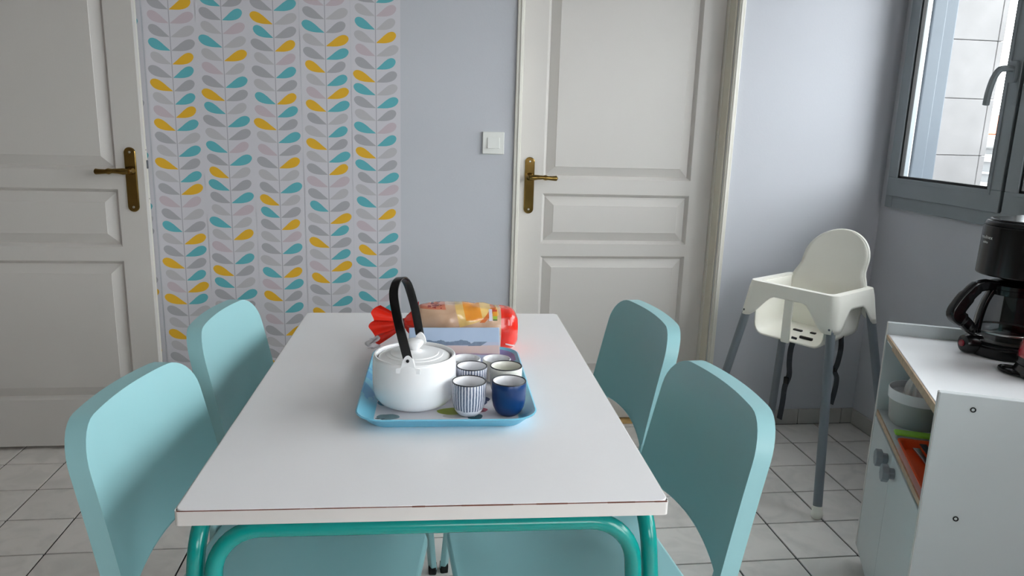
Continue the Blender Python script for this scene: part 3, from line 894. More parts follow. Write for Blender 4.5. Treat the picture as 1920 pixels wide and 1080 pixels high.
rings = [tray_ring(0.128, 0.183, 0.030, 0.0), tray_ring(0.134, 0.189, 0.033, 0.0015), tray_ring(0.1530, 0.2050, 0.046, 0.0185), tray_ring(0.1570, 0.2085, 0.048, 0.0198),
         tray_ring(0.1580, 0.2095, 0.049, 0.0218), tray_ring(0.1555, 0.2075, 0.047, 0.0228), tray_ring(0.1520, 0.204, 0.045, 0.0205), tray_ring(0.1330, 0.188, 0.033, 0.0048), tray_ring(0.1275, 0.1825, 0.030, 0.0038)]
n = len(rings[0])
b = MB()
b.add([p for r in rings for p in r], [(j * n + i, j * n + (i + 1) % n, (j + 1) * n + (i + 1) % n, (j + 1) * n + i) for j in range(len(rings) - 1) for i in range(n)] + [tuple(range(n - 1, -1, -1))])
b.build('tray_rim', tray_wall(), tr, smooth=50)
MB().prism(rrect(0.1275, 0.1825, 0.030, 7), lambda u, v: (u, v, 0.001), lambda u, v: (u, v, 0.0038)).build('tray_base', tray_print(), tr, smooth=30)
TB = TZ + 0.0040

# teapot
tp = thing('teapot', 'round white teapot with black hoop handle standing on the blue tray', 'teapot', (0.0005, 1.3190, TB))
prof = [(0, 0.0012), (0.046, 0.0012), (0.050, 0.0), (0.056, 0.0015), (0.066, 0.007), (0.0735, 0.016), (0.0768, 0.027), (0.0775, 0.045), (0.0772, 0.066), (0.0765, 0.0825), (0.0755, 0.0865), (0.0735, 0.0882),
        (0.0710, 0.0878), (0.0695, 0.0855), (0.0692, 0.078), (0.0665, 0.076), (0.0665, 0.050)]
PS = 1.075
prof = [(r * 0.985, z * PS) for r, z in prof]
b = MB().lathe(prof, 64)
def lug(dx, dy):
    """rounded ear rising from the rim"""
    a = math.atan2(dy, dx)
    o2 = []
    for q in range(0, 25):
        w = -1 + 2 * q / 24
        o2.append((w * 0.021, 0.0892 + 0.0205 * math.sqrt(max(0, 1 - min(1, abs(w) * 1.85) ** 2)) + 0.004 * (1 - abs(w))))
    o2 += [(0.021, 0.080), (-0.021, 0.080)]
    ca, sa = math.cos(a), math.sin(a)
    f0 = lambda u, v: (ca * 0.0742 - sa * u, sa * 0.0742 + ca * u, v)
    f1 = lambda u, v: (ca * 0.0680 - sa * u, sa * 0.0680 + ca * u, v)
    return o2, f0, f1
HA = math.atan2(-0.0735, -0.0115)
for s in (0, PI):
    o2, f0, f1 = lug(math.cos(HA + s), math.sin(HA + s))
    b.prism(o2, f0, f1)
b.build('pot_body', M['ceramic'], tp, smooth=45)
lid = MB().lathe([(r * 0.985, z + 0.0058) for r, z in [(0, 0.076), (0.0655, 0.0790), (0.0665, 0.0815), (0.0655, 0.0840), (0.0600, 0.0862), (0.0530, 0.0874), (0.0522, 0.0886), (0.0450, 0.0896), (0.0442, 0.0908), (0.036, 0.0916),
                  (0.022, 0.0930), (0.014, 0.0945), (0.010, 0.097)]], 56).build('lid', M['ceramic'], tp, smooth=25)
MB().lathe([(r, z + 0.0058) for r, z in [(0.0085, 0.093), (0.0095, 0.0985), (0.013, 0.1025), (0.0165, 0.1075), (0.0165, 0.1110), (0.013, 0.1145), (0.006, 0.1160), (0, 0.1162)]], 32).build('lid_knob', M['ceramic'], lid)
hp = [(-0.0110, 1.2600, 0.846), (-0.0255, 1.2590, 0.907), (-0.0350, 1.2770, 0.953), (-0.0330, 1.3000, 0.971), (-0.0260, 1.3210, 0.9772), (-0.0190, 1.3450, 0.9715), (-0.0105, 1.3680, 0.9520), (0.0010, 1.3930, 0.904), (0.0105, 1.4085, 0.848)]
hp = [(x - 0.0005, y - 1.3190 - 0.012, z - TB + 0.003) for x, y, z in hp]
path = spline(hp, 6)
MB().sweep(path, rrect(0.0083, 0.0017, 0.0015, 3), up=(0.15, 0.98, 0.0)).build('hoop_handle', M['black'], tp)
for q, s in ((path[0], 1), (path[-1], -1)):
    d = Vector((math.cos(HA), math.sin(HA), 0)) * s
    MB().tube([Vector((q.x, q.y, 0.1035)) - d * 0.006, Vector((q.x, q.y, 0.1035)) + d * 0.0045], 0.0028, 10).build('handle_pin', M['black'], tp)
sp = [Vector((0.010, 0.071, 0.050)), Vector((0.013, 0.084, 0.056)), Vector((0.015, 0.092, 0.066)), Vector((0.016, 0.098, 0.074))]
MB().tube(spline(sp, 4), [0.016 - 0.0006 * i for i in range(13)], 16).build('spout', M['ceramic'], tp)

# cups
def stripe_mat():
    m = mat('striped_glaze', 'E4E4EA', 0.25, vary=0)
    t = NT(m)
    x, y, z = t.xyz('Object')
    a = t.math('ARCTAN2', y, x)
    ns = t.noise(160, 3)
    f = t.math('FRACT', t.math('ADD', t.math('MULTIPLY', a, 34 / (2 * PI)), t.math('MULTIPLY', t.math('SUBTRACT', ns, 0.5), 0.22)))
    band = t.math('LESS_THAN', t.math('ABSOLUTE', t.math('SUBTRACT', f, 0.5)), 0.30)
    bottom = t.math('MULTIPLY_ADD', t.noise(90, 2), 0.008, 0.0085)
    band = t.math('MULTIPLY', band, t.math('GREATER_THAN', z, bottom))
    dk = t.mix(t.noise(220, 2), lin('4E5870'), lin('8A93A6'))
    col = t.mix(band, lin('E6E6EC'), dk)
    t.l.new(col, m.node_tree.nodes['Principled BSDF'].inputs['Base Color'])
    return m
M['stripe'] = stripe_mat()
def cup(label, x, y, outer, inner, h, r, rim=True, rz=0.0):
    c = thing('tea_cup', label, 'cup', (x, y, TB), rz, 'handleless tea cups on the tray')
    k = r / 0.031; q = h / 0.058
    o = [(0, 0.0008), (0.0145 * k, 0.0008), (0.0165 * k, 0.0), (0.0190 * k, 0.0016 * q), (0.0240 * k, 0.0068 * q), (0.0278 * k, 0.0145 * q), (0.0298 * k, 0.024 * q), (0.0306 * k, 0.036 * q), (0.0309 * k, 0.048 * q), (0.0308 * k, 0.0572 * q), (0.0302 * k, 0.0580 * q)]
    i = [(0.0302 * k, 0.0580 * q), (0.0290 * k, 0.0582 * q), (0.0281 * k, 0.0572 * q), (0.0278 * k, 0.045 * q), (0.0270 * k, 0.025 * q), (0.0235 * k, 0.012 * q), (0.012 * k, 0.0055 * q), (0, 0.005 * q)]
    b = MB().lathe(o, 48, 0); b.lathe(i, 48, 1)
    b.build('cup_body', [outer, inner], c, smooth=60, weld=True)
    if rim:
        MB().tube([((0.0297 * k) * math.cos(2 * PI * a / 48), (0.0297 * k) * math.sin(2 * PI * a / 48), 0.0580 * q) for a in range(48)], 0.00125, 8, closed=True).build('rim_line', M['rim'], c)
    return c
cup('white tea cup with blue-grey stripes, the front one beside the navy cup', 0.0965, 1.2560, M['stripe'], M['cup_white'], 0.0615, 0.0308)
cup('navy blue tea cup with a white inside, at the front of the tray', 0.1680, 1.2540, M['navy'], M['cup_white'], 0.0618, 0.0309)
cup('white tea cup with blue-grey stripes, half hidden behind the front striped one', 0.1075, 1.3380, M['stripe'], M['cup_white'], 0.0620, 0.0296, rz=0.1)
cup('cream tea cup with a dark rim, behind the navy cup', 0.1730, 1.3420, M['cup_cream'], M['cup_cream'], 0.0600, 0.0308)
cup('plain white tea cup farthest back, next to the teapot', 0.1020, 1.4150, M['cup_white'], M['cup_white'], 0.052, 0.0290, rim=False)
cup('small pale cup peeping out behind the cream dark-rimmed cup', 0.1640, 1.4230, M['cup_cream'], M['cup_white'], 0.0480, 0.0285, rim=False)

# picture box leaning against the bread bag
def picture_mat():
    m = mat('landscape_print', 'A9BBD3', 0.35, vary=0)
    t = NT(m)
    x, y, z = t.xyz('Object')
    n1 = t.noise(55, 4); n2 = t.noise(16, 3); n3 = t.noise(130, 2)
    zz = t.math('MULTIPLY_ADD', t.math('SUBTRACT', n2, 0.5), 0.006, z)
    sky = t.mix(n2, lin('9DB2CF'), lin('B7C6DC'))
    col = t.mix(t.math('GREATER_THAN', zz, 0.046), lin('B4B9CF'), sky)
    sand = t.mix(n1, lin('D9B9AC'), lin('C2B3BC'))
    col = t.mix(t.step(zz, 0.022, 0.0395), col, sand)
    col = t.mix(t.step(zz, 0.0195, 0.0225), col, lin('A58AA0'))
    col = t.mix(t.math('LESS_THAN', zz, 0.0195), col, lin('B3B8D2'))
    edge = t.math('MULTIPLY_ADD', t.math('SUBTRACT', n1, 0.5), 0.024, 0.050)
    edge = t.math('MULTIPLY_ADD', t.math('MAXIMUM', t.math('SUBTRACT', x, 0.012), 0.0), -0.35, edge)
    tree = t.math('MULTIPLY', t.math('MULTIPLY', t.math('GREATER_THAN', z, 0.0400), t.math('LESS_THAN', z, edge)), t.step(x, -0.095, 0.068))
    ship = t.math('MULTIPLY', t.step(z, 0.0385, 0.0475), t.math('LESS_THAN', t.math('ABSOLUTE', t.math('SUBTRACT', t.math('SUBTRACT', x, 0.045), t.math('MULTIPLY', t.math('SUBTRACT', z, 0.043), 1.6))), 0.014))
    tree = t.math('MAXIMUM', tree, ship)
    col = t.mix(t.math('MULTIPLY', tree, 0.85), col, t.mix(n3, lin('42566F'), lin('6E839B')))
    col = t.mix(t.math('GREATER_THAN', y, 0.0012), col, lin('E9EAEE'))
    t.l.new(col, m.node_tree.nodes['Principled BSDF'].inputs['Base Color'])
    return m
pb = MB().box(-0.100, 0.0925, 0.0, 0.018, 0.0, 0.078).build('picture_box', picture_mat(), smooth=0, bevel=0.001, seg=1,
        label='flat box with a printed beach landscape, leaning on the bread bag behind the cups', category='box')
pb.location = (0.0885, 1.512, TB + 0.0070)
pb.rotation_euler = (math.radians(-21), 0, math.radians(-1.0))

# bread bag
def bag_mat():
    m = mat('printed_bread_film', 'D9AE8B', 0.2, vary=0, bump=0.45, bscale=38, coat=0.5)
    t = NT(m)
    x, y, z = t.xyz('Object')
    base = t.mix(t.noise(14, 4), lin('C79C7C'), lin('E3C2A8'))
    base = t.mix(t.math('MULTIPLY', t.math('GREATER_THAN', t.noise(9, 2), 0.62), 0.6), base, lin('DCC6C4'))
    xs = t.math('ADD', x, t.math('MULTIPLY', z, 0.25))
    yel = t.math('MULTIPLY', t.step(xs, 0.000, 0.095), t.math('GREATER_THAN', z, t.math('MULTIPLY_ADD', x, 0.30, 0.066)))
    col = t.mix(yel, base, lin('E9C277'))
    orr = t.math('MULTIPLY', t.step(xs, 0.018, 0.056), t.math('GREATER_THAN', z, 0.077))
    col = t.mix(orr, col, t.mix(t.noise(60, 2), lin('E78C2A'), lin('F0A440')))
    or2 = t.step(t.math('ADD', xs, t.math('MULTIPLY', t.math('SUBTRACT', z, 0.09), -1.2)), 0.068, 0.080)
    col = t.mix(t.math('MULTIPLY', or2, t.math('GREATER_THAN', z, 0.072)), col, lin('DE7434'))
    rd = t.math('MULTIPLY', t.step(xs, -0.080, -0.022), t.math('GREATER_THAN', z, 0.0985))
    col = t.mix(rd, col, lin('D98266'))
    rd2 = t.math('MULTIPLY', t.math('MULTIPLY', t.step(xs, -0.062, -0.030), t.math('GREATER_THAN', z, 0.1005)), t.math('GREATER_THAN', t.noise(120, 1), 0.55))
    col = t.mix(rd2, col, lin('9A2B2A'))
    t.l.new(col, m.node_tree.nodes['Principled BSDF'].inputs['Base Color'])
    return m
bg = thing('bread_bag', 'red and clear printed bag of sliced bread, twisted shut, behind the tray', 'bag', (0.118, 1.665, TZ), math.radians(-1.5))
def loaf(x, a):
    """cross-section of the loaf at local x: (y, z)"""
    t = (x + 0.110) / 0.228
    env = min(1.0, math.sqrt(max(0.0, t / 0.30)) if t < 0.30 else 1.0)
    env = 0.34 + 0.66 * env
    tip = max(0.0, (t - 0.90) / 0.10)
    env *= math.sqrt(max(0.02, 1 - 0.62 * tip * tip))
    hy, hz = 0.046 * env, 0.053 * (0.55 + 0.45 * env) if t < 0.3 else 0.053 * env
    ca, sa = math.cos(a), math.sin(a)
    e = 0.62
    yy = hy * math.copysign(abs(ca) ** e, ca)
    zz = hz * math.copysign(abs(sa) ** e, sa)
    w = 0.0016 * math.sin(9 * a + 60 * x) + 0.0014 * math.sin(5 * a - 110 * x) + 0.0010 * math.sin(150 * x + 2 * a)
    zc = 0.0535 if t >= 0.3 else 0.0535 + 0.012 * (1 - t / 0.3) * 0.6
    z = zc + zz * (1 + w * 12) - 0.010 * sstep((t - 0.45) / 0.5) * (1 if sa > 0 else 0)
    return (yy * (1 + w * 12), max(0.0006, z))
NA = 40
def bag_pt(x0, x1):
    return lambda u, v: (lambda x: (x,) + loaf(x, 2 * PI * u))(x0 + (x1 - x0) * v)
MB().grid(bag_pt(-0.110, 0.078), NA, 34, 0, cu=True).build('bag_body', bag_mat(), bg, smooth=60)
b = MB().grid(bag_pt(0.078, 0.118), NA, 10, 0, cu=True)
ring = [(0.118,) + loaf(0.118, 2 * PI * i / NA) for i in range(NA)]
b.add(ring + [(0.121, 0.0, 0.048)], [(i, (i + 1) % NA, NA) for i in range(NA)])
b.build('red_bag_end', M['foil_red'], bg, smooth=50)
def on_front(x, z0, z1, w, name, m, dy=0.0012):
    vs = []
    for k in range(6):
        zt = z0 + (z1 - z0) * k / 5
        best = min((loaf(x, a * PI / 180) for a in range(60, 300)), key=lambda q: abs(q[1] - zt) + (9 if q[0] > 0 else 0))
        vs += [(x - w / 2, best[0] - dy, zt), (x + w / 2, best[0] - dy, zt)]
    MB().add(vs, [(2 * k, 2 * k + 1, 2 * k + 3, 2 * k + 2) for k in range(5)]).build(name, m, bg, smooth=60)
def score_mat():
    m = mat('score_label', 'EDE9E4', 0.4, vary=0)
    t = NT(m)
    x, y, z = t.xyz('Object')
    col = t.mix(t.math('LESS_THAN', z, 0.0865), lin('EFA23A'), lin('A9BF45'))
    col = t.mix(t.math('LESS_THAN', z, 0.0800), col, lin('4C6B2E'))
    col = t.mix(t.math('GREATER_THAN', z, 0.0945), col, lin('D9563A'))
    t.l.new(col, m.node_tree.nodes['Principled BSDF'].inputs['Base Color'])
    return m
on_front(0.0540, 0.0770, 0.0990, 0.0075, 'white_label', mat('white_lilac_print', 'DCD6E2', 0.4))
on_front(0.0640, 0.0770, 0.0985, 0.0100, 'score_label', score_mat())
b = MB()
NK = 14
def neck(i, a):
    t = i / (NK - 1)
    x = -0.108 - 0.036 * t
    r = 0.020 * (1 - t) ** 1.3 + 0.0075
    r *= 1 + 0.22 * math.sin(6 * a + 3.0 * t)
    return (x, r * 0.9 * math.cos(a), 0.0575 + 0.001 * t + r * 1.6 * math.sin(a) * (1.0 if t < 0.8 else 0.8))
b.grid(lambda u, v: neck(v * (NK - 1), 2 * PI * u), 24, NK, 0, cu=True)
b.build('red_neck', M['foil_red'], bg, smooth=40)
MB().tube([(-0.1425, 0.0082 * math.cos(a * PI / 8), 0.0585 + 0.0095 * math.sin(a * PI / 8)) for a in range(16)], 0.0026, 8, closed=True).build('bag_tie', mat('dark_red_tie', '6E1F1E', 0.5), bg)
b = MB()
def fan(u, v):                                          # pleated tail fanning out to the left
    s = v
    pl = math.sin(u * PI * 5) * 0.009 * s + math.sin(u * PI * 11 + 1) * 0.003 * s
    half = 0.007 + 0.041 * s ** 0.8
    a = (u - 0.5) * 2
    x = -0.143 - 0.073 * s * (1 - 0.22 * abs(a) ** 2) - 0.006 * s * math.sin(u * 17)
    z = 0.0585 + half * a - 0.004 * s
    return (x, pl - 0.004 * s, max(0.002, z))
b.grid(fan, 48, 12)
b.build('red_tail', M['foil_red'], bg, smooth=30)
b = MB()
b.grid(lambda u, v: (-0.200 - 0.024 * v + 0.006 * math.sin(u * 9), -0.018 + 0.008 * math.sin(u * 7 + v * 3), 0.002 + 0.030 * u * (1 - 0.2 * v) + 0.002 * math.sin(9 * v)), 10, 6)
b.build('clear_tail', M['film'], bg, smooth=30)
for y0 in (0.0,):
    b = MB()
    b.grid(lambda u, v: (0.089 + 0.022 * u, loaf(0.1, PI + 0.6)[0] - 0.0035 - 0.002 * math.sin(3 * u), 0.0205 - 0.004 * u + 0.0035 * v), 6, 3)
    b.build('white_seam', mat('white_print', 'F0DAD6', 0.35), bg)

# ------------------------------------------------------------------ high chair by the right-hand corner
hc = thing('high_chair', 'white plastic high chair on grey steel legs in the corner by the door', 'high chair', (1.404, 2.442, 0), math.radians(-58.5))
HWX, HDY, RZ = 0.166, 0.137, 0.720
per = rrect(HWX, HDY, 0.026, 8)
# subdivide the straight sides
pp = []
for i in range(len(per)):
    a, c = Vector(per[i]), Vector(per[(i + 1) % len(per)])
    k = max(1, int((c - a).length / 0.012))
    pp += [a.lerp(c, q / k) for q in range(k)]
def skirt_depth(p):
    ax, ay = abs(p.x) / HWX, abs(p.y) / HDY
    d = 0.040
    if ay > 0.90:                                     # front or back side
        t = sstep((abs(p.x) - 0.052) / 0.085)
        d = 0.040 + 0.082 * t
    if ax > 0.90:
        t = sstep((abs(p.y) - 0.036) / 0.070)
        d = max(d if ay > 0.9 else 0, 0.050 + 0.072 * t)
    return d
def flare(p, d): return Vector((p.x + d * 0.125 * p.x / HWX, p.y + d * 0.165 * p.y / HDY, RZ - d))
b = MB()
n = len(pp)
lev = 7
vs = []
for j in range(lev):
    for p in pp:
        d = skirt_depth(p) * (j / (lev - 1))
        q = flare(p, d)
        if j == 0: q = Vector((p.x * 0.988, p.y * 0.988, RZ + 0.0025))
        vs.append(q)
inn = [Vector((p.x * (1 - 0.026 / HWX), p.y * (1 - 0.024 / HDY), RZ + 0.0025)) for p in pp]
fs = [(j * n + i, j * n + (i + 1) % n, (j + 1) * n + (i + 1) % n, (j + 1) * n + i) for j in range(lev - 1) for i in range(n)]
k = len(vs)
vs += inn
fs += [(i, (i + 1) % n, k + (i + 1) % n, k + i) for i in range(n)]
k2 = len(vs)
vs += [Vector((p.x, p.y, RZ - 0.020)) for p in inn]
fs += [(k + i, k + (i + 1) % n, k2 + (i + 1) % n, k2 + i) for i in range(n)]
b.add(vs, fs)
rim = b.build('rim', M['hc_white'], hc, smooth=50)
so = rim.modifiers.new('shell', 'SOLIDIFY'); so.thickness = 0.0035; so.offset = 0
# seat: U-shaped trough open at the front, closed by the backrest behind
def trough(u, v):
    y = -0.128 + 0.236 * v
    a = (u - 0.5) * 2
    top, bot, hw = RZ - 0.002, 0.5330 + 0.012 * v, 0.138 - 0.010 * abs(a)
    s = abs(a)
    fl = 0.098                                           # flat half width of the seat pan
    if s < 0.42: x, z = fl * s / 0.42, bot
    elif s < 0.66:
        t = (s - 0.42) / 0.24 * PI / 2
        x, z = fl + 0.034 * math.sin(t), bot + 0.040 * (1 - math.cos(t))
    else:
        t = (s - 0.66) / 0.34
        x, z = fl + 0.034 + 0.008 * t, bot + 0.040 + (top - bot - 0.040) * t
    return (math.copysign(x, a), y, z)
sh = MB().grid(trough, 41, 14).build('seat', M['hc_white'], hc, smooth=60)
so = sh.modifiers.new('shell', 'SOLIDIFY'); so.thickness = 0.006; so.offset = 0
bv = sh.modifiers.new('round', 'BEVEL'); bv.width = 0.0025; bv.segments = 2; bv.limit_method = 'ANGLE'
def back_hw(z):
    if z < 0.60: return 0.098 + 0.038 * math.sin(min(1, (z - 0.535) / 0.045) * PI / 2)
    if z < 0.72: return 0.139
    if z < 0.800: return 0.118 + 0.021 * (1 - sstep((z - 0.715) / 0.06))
    t = (z - 0.800) / 0.100
    return 0.118 * math.sqrt(max(0, 1 - t * t))
bz = [0.535 + 0.265 * q / 18 for q in range(19)] + [0.800 + 0.100 * math.sin(q * PI / 2 / 12) for q in range(1, 13)]
def back_y(x, z):
    t = max(0.0, (z - 0.705) / 0.195)
    return 0.094 + 0.010 * min(1, (z - 0.535) / 0.17) + 0.080 * t ** 1.15 + 0.010 * (1 - (x / 0.14) ** 2) * min(1, t * 1.5)
def back_pt(u, v):
    z = bz[round(v * (len(bz) - 1))]
    x = (2 * u - 1) * back_hw(z)
    return (x, back_y(x, z), z)
bk = MB().grid(back_pt, 19, len(bz)).build('backrest', M['hc_white'], hc, smooth=60, weld=True)
so = bk.modifiers.new('shell', 'SOLIDIFY'); so.thickness = 0.006; so.offset = 1
edge = [Vector(back_pt(1.0, q / (len(bz) - 1))) for q in range(9, len(bz))]
edge = edge + [Vector((-p.x, p.y, p.z)) for p in reversed(edge[:-1])]
MB().tube([p + Vector((0, 0.003, 0)) for p in edge], 0.0062, 10).build('back_edge', M['hc_white'], hc, smooth=60)
MB().prism(rrect(0.0165, 0.092, 0.006, 3), lambda u, v: (u, -0.140 + 0.1 * (0.62 - (v + 0.616)) * 0.0, v + 0.6190), lambda u, v: (u, -0.133, v + 0.6190)).build('leg_divider', M['hc_white'], hc, bevel=0.002)
for sx in (-1, 1):
    for sy in (-1, 1):
        p = Vector((sx * (HWX - 0.020), sy * (HDY - 0.020)))
        top = Vector((p.x + sx * 0.004, p.y + sy * 0.006, RZ - 0.03))
        ft = Vector((sx * (0.161 + 0.086), sy * (0.128 + 0.116), 0.018))
        MB().tube([top, ft], 0.0150, 16).build('leg', M['hc_leg'], hc)
        MB().tube([ft + (top - ft) * 0.035, ft + (top - ft) * 0.004, ft, ft - Vector((0, 0, 0.010)), ft - Vector((0, 0, 0.0165)), ft - Vector((0, 0, 0.018))],
                  [0.0162, 0.0180, 0.0190, 0.0183, 0.0145, 0.006], 16).build('foot_cap', M['hc_white'], hc, label='white rounded foot cap')
        if sy < 0:
            s = MB().lathe([(0, 0.0012), (0.0035, 0.001), (0.0042, 0)], 10).build('screw', M['caster'], hc)
            q = flare(Vector((sx * (HWX - 0.015), sy * (HDY - 0.0022))), 0.106)
            s.location = q + Vector((0, -0.0022, 0)); s.rotation_euler = (PI / 2, 0, 0)
def band(name, pts, w, m=None, up=(1, 0, 0)):
    return MB().sweep(spline(pts, 4), rrect(0.0012, w, 0.001, 2), up=up).build(name, m or M['strap'], hc)
st = band('strap', [(0.014, -0.100, 0.545), (0.012, -0.112, 0.500), (0.010, -0.108, 0.45), (0.016, -0.110, 0.405), (0.006, -0.112, 0.36), (0.004, -0.112, 0.30), (-0.001, -0.112, 0.235)], 0.0105)
MB().box(0.000, 0.018, -0.118, -0.106, 0.372, 0.398).build('buckle', M['black'], st, smooth=0, bevel=0.003)
st = band('strap', [(0.120, 0.020, 0.560), (0.124, 0.022, 0.51), (0.120, 0.020, 0.455), (0.112, 0.022, 0.425), (0.122, 0.024, 0.40), (0.121, 0.024, 0.355), (0.114, 0.022, 0.300)], 0.0095)
MB().lathe([(0, 0.006), (0.006, 0.005), (0.009, 0), (0.006, -0.005), (0, -0.006)], 12).build('buckle', M['black'], st)
st.children[0].location = (0.113, 0.020, 0.428)
for x, y, w, h in ((-0.030, -0.004, 0.017, 0.007), (0.024, 0.006, 0.010, 0.007), (0.042, -0.072, 0.024, 0.006)):
    MB().prism(rrect(w, h, 0.003, 3, x, y), lambda u, v: (u, v, 0.538), lambda u, v: (u, v, 0.5475)).build('harness_clip', M['black'], hc, bevel=0.002)

# ------------------------------------------------------------------ white kitchen cart against the right wall
ct = thing('kitchen_cart', 'grey-white melamine kitchen cart with open shelf, doors and castors below the window', 'cart', (1.306, 1.858, 0), math.radians(-114.2))
CW, CD = 0.580, 0.470                                    # local x runs along the front towards the camera, local y into the cart
side = lambda x0, x1, m=None: MB().box(x0, x1, 0.0, CD, 0.058, 0.745).build('side_panel', M['melamine'], ct, smooth=0, bevel=0.0012, seg=1)
p_far = side(0.0, 0.016)
p_near = side(CW, CW + 0.016)
for x0 in (0.0, CW):
    MB().box(x0 + 0.001, x0 + 0.015, -0.0008, 0.0004, 0.06, 0.744).build('edge_strip', M['edgeband'], p_far if x0 == 0 else p_near, smooth=0)
for y, z in ((0.064, 0.716), (0.067, 0.474), (0.40, 0.716), (0.40, 0.474)):
    s = MB().lathe([(0.0055, 0.0016), (0.0055, 0.0), (0.0062, 0.0)], 16)
    s.lathe([(0.0030, 0.0004), (0.0055, 0.0016)], 16)
    o = s.build('screw_ring', M['gasket'], p_near)
    o.location = (CW + 0.016, y, z); o.rotation_euler = (0, PI / 2, 0)
    o = MB().lathe([(0, 0.0010), (0.0030, 0.0008)], 12).build('screw_cap', M['melamine'], p_near)
    o.location = (CW + 0.016, y, z); o.rotation_euler = (0, PI / 2, 0)
MB().box(0.016, CW, 0.004, CD, 0.690, 0.712).build('worktop', M['worktop'], ct, smooth=0, bevel=0.001, seg=1)
MB().box(0.016, 0.105, 0.0, 0.0045, 0.699, 0.7105).box(0.105, CW, 0.0, 0.0045, 0.691, 0.7105).build('worktop_edge', M['rawedge'], ct, smooth=0)
MB().box(0.016, CW, 0.006, CD, 0.474, 0.490).build('shelf', M['melamine'], ct, smooth=0)
MB().box(0.016, CW, 0.002, 0.0065, 0.4745, 0.4895).build('shelf_edge', M['rawedge'], ct, smooth=0)
MB().box(0.016, CW, 0.006, CD, 0.060, 0.076).build('bottom_panel', M['melamine'], ct, smooth=0)
MB().box(0.016, CW, CD - 0.008, CD - 0.002, 0.076, 0.690).build('back_panel', M['melamine'], ct, smooth=0)
dm = 0.2845
for a, c, kx in ((0.018, dm - 0.0008, 0.239), (dm + 0.0008, CW - 0.002, 0.330)):
    d = MB().box(a, c, -0.0005, 0.0155, 0.062, 0.470).build('door', M['melamine'], ct, smooth=0, bevel=0.001, seg=1)
    kb = MB()
    oc = [(0.0225 * math.cos(PI / 8 + q * PI / 4), 0.0225 * math.sin(PI / 8 + q * PI / 4)) for q in range(8)]
    kb.prism([(u * 0.62 + kx, v * 0.62 + 0.438) for u, v in oc], lambda u, v: (u, 0.0, v), lambda u, v: (u, -0.016, v))
    kb.prism([(u + kx, v + 0.438) for u, v in oc], lambda u, v: (u, -0.014, v), lambda u, v: (u, -0.030, v))
    kb.build('knob', M['knob'], d, smooth=20, bevel=0.002)
for x, y in ((0.045, 0.035), (CW - 0.03, 0.035), (0.045, CD - 0.035), (CW - 0.03, CD - 0.035)):
    w = MB().tube([(x - 0.009, y + 0.008, 0.0245), (x + 0.009, y + 0.008, 0.0245)], 0.0245, 18).build('caster', M['caster'], ct)
    MB().box(x - 0.014, x + 0.014, y - 0.014, y + 0.014, 0.047, 0.060).box(x - 0.013, x - 0.0105, y - 0.008, y + 0.016, 0.02, 0.05).box(x + 0.0105, x + 0.013, y - 0.008, y + 0.016, 0.02, 0.05).build('caster_fork', M['black'], w, smooth=0)

def cart_pt(x, y, z):
    a = math.radians(-114.2)
    return (1.306 + math.cos(a) * x - math.sin(a) * y, 1.858 + math.sin(a) * x + math.cos(a) * y, z)
CA = math.radians(-114.2)

# low unit added out of view to shade the lower side of the cart
ku = thing('cart_shade_unit', 'added unseen kitchen unit with grey worktop, shading the lower side of the cart', 'kitchen unit', (1.36, 0.20, 0))
MB().box(0.0, 0.54, 0.0, 0.78, 0.10, 0.875).build('carcass', M['melamine'], ku, smooth=0, bevel=0.001, seg=1)
MB().box(0.05, 0.54, 0.01, 0.77, 0.0, 0.10).build('plinth', M['caster'], ku, smooth=0)
MB().box(-0.025, 0.545, -0.01, 0.79, 0.875, 0.907).build('worktop', mat('grey_worktop', '8F8E8C', 0.4, vary=0.08, scale=30), ku, smooth=0, bevel=0.003)
for a in (0.004, 0.393):
    d = MB().box(-0.018, 0.0, a, a + 0.383, 0.105, 0.868).build('door', M['melamine'], ku, smooth=0, bevel=0.002)
    MB().tube(arc_path([(-0.018, a + 0.12, 0.77), (-0.045, a + 0.12, 0.77), (-0.045, a + 0.25, 0.77), (-0.018, a + 0.25, 0.77)], 0.012, 5), 0.005, 10).build('handle', M['steel'], d)

# citrus juicer on the shelf
jc = thing('citrus_juicer', 'frosted citrus juicer with pale ribbed cone on the cart shelf', 'juicer', cart_pt(0.095, 0.084, 0.490), CA)
MB().lathe([(0, 0.001), (0.055, 0.001), (0.060, 0.0), (0.066, 0.010), (0.071, 0.066), (0.0715, 0.070)], 36).build('jug', M['juicer'], jc)
MB().lathe([(0.0705, 0.068), (0.0745, 0.070), (0.0755, 0.097), (0.0745, 0.0985), (0.0725, 0.097), (0.070, 0.080), (0.040, 0.076), (0.022, 0.077), (0, 0.077)], 36).build('strainer_ring', M['cup_white'], jc)
b = MB()
def cone(u, v):
    a = 2 * PI * u
    r = 0.036 * math.sqrt(max(0.0, 1 - v ** 2.2)) * (1 + 0.07 * math.cos(14 * a) * (1 - v * 0.5))
    return (r * math.cos(a), r * math.sin(a), 0.082 + 0.060 * v)
b.grid(cone, 112, 12, 0, cu=True)
b.build('reamer', M['reamer'], jc, smooth=60)
# lime green lidded box
gb = thing('lunch_box', 'clear box with a lime green lid on the cart shelf behind the orange tray', 'box', cart_pt(0.222, 0.100, 0.490), CA)
MB().prism(rrect(0.012, 0.085, 0.006, 3), lambda u, v: (u, v, 0), lambda u, v: (u * 1.1, v * 1.02, 0.0145)).build('box_body', M['juicer'], gb)
MB().prism(rrect(0.0155, 0.090, 0.006, 3), lambda u, v: (u, v, 0.0135), lambda u, v: (u, v, 0.0200)).build('box_lid', M['green'], gb, bevel=0.002)
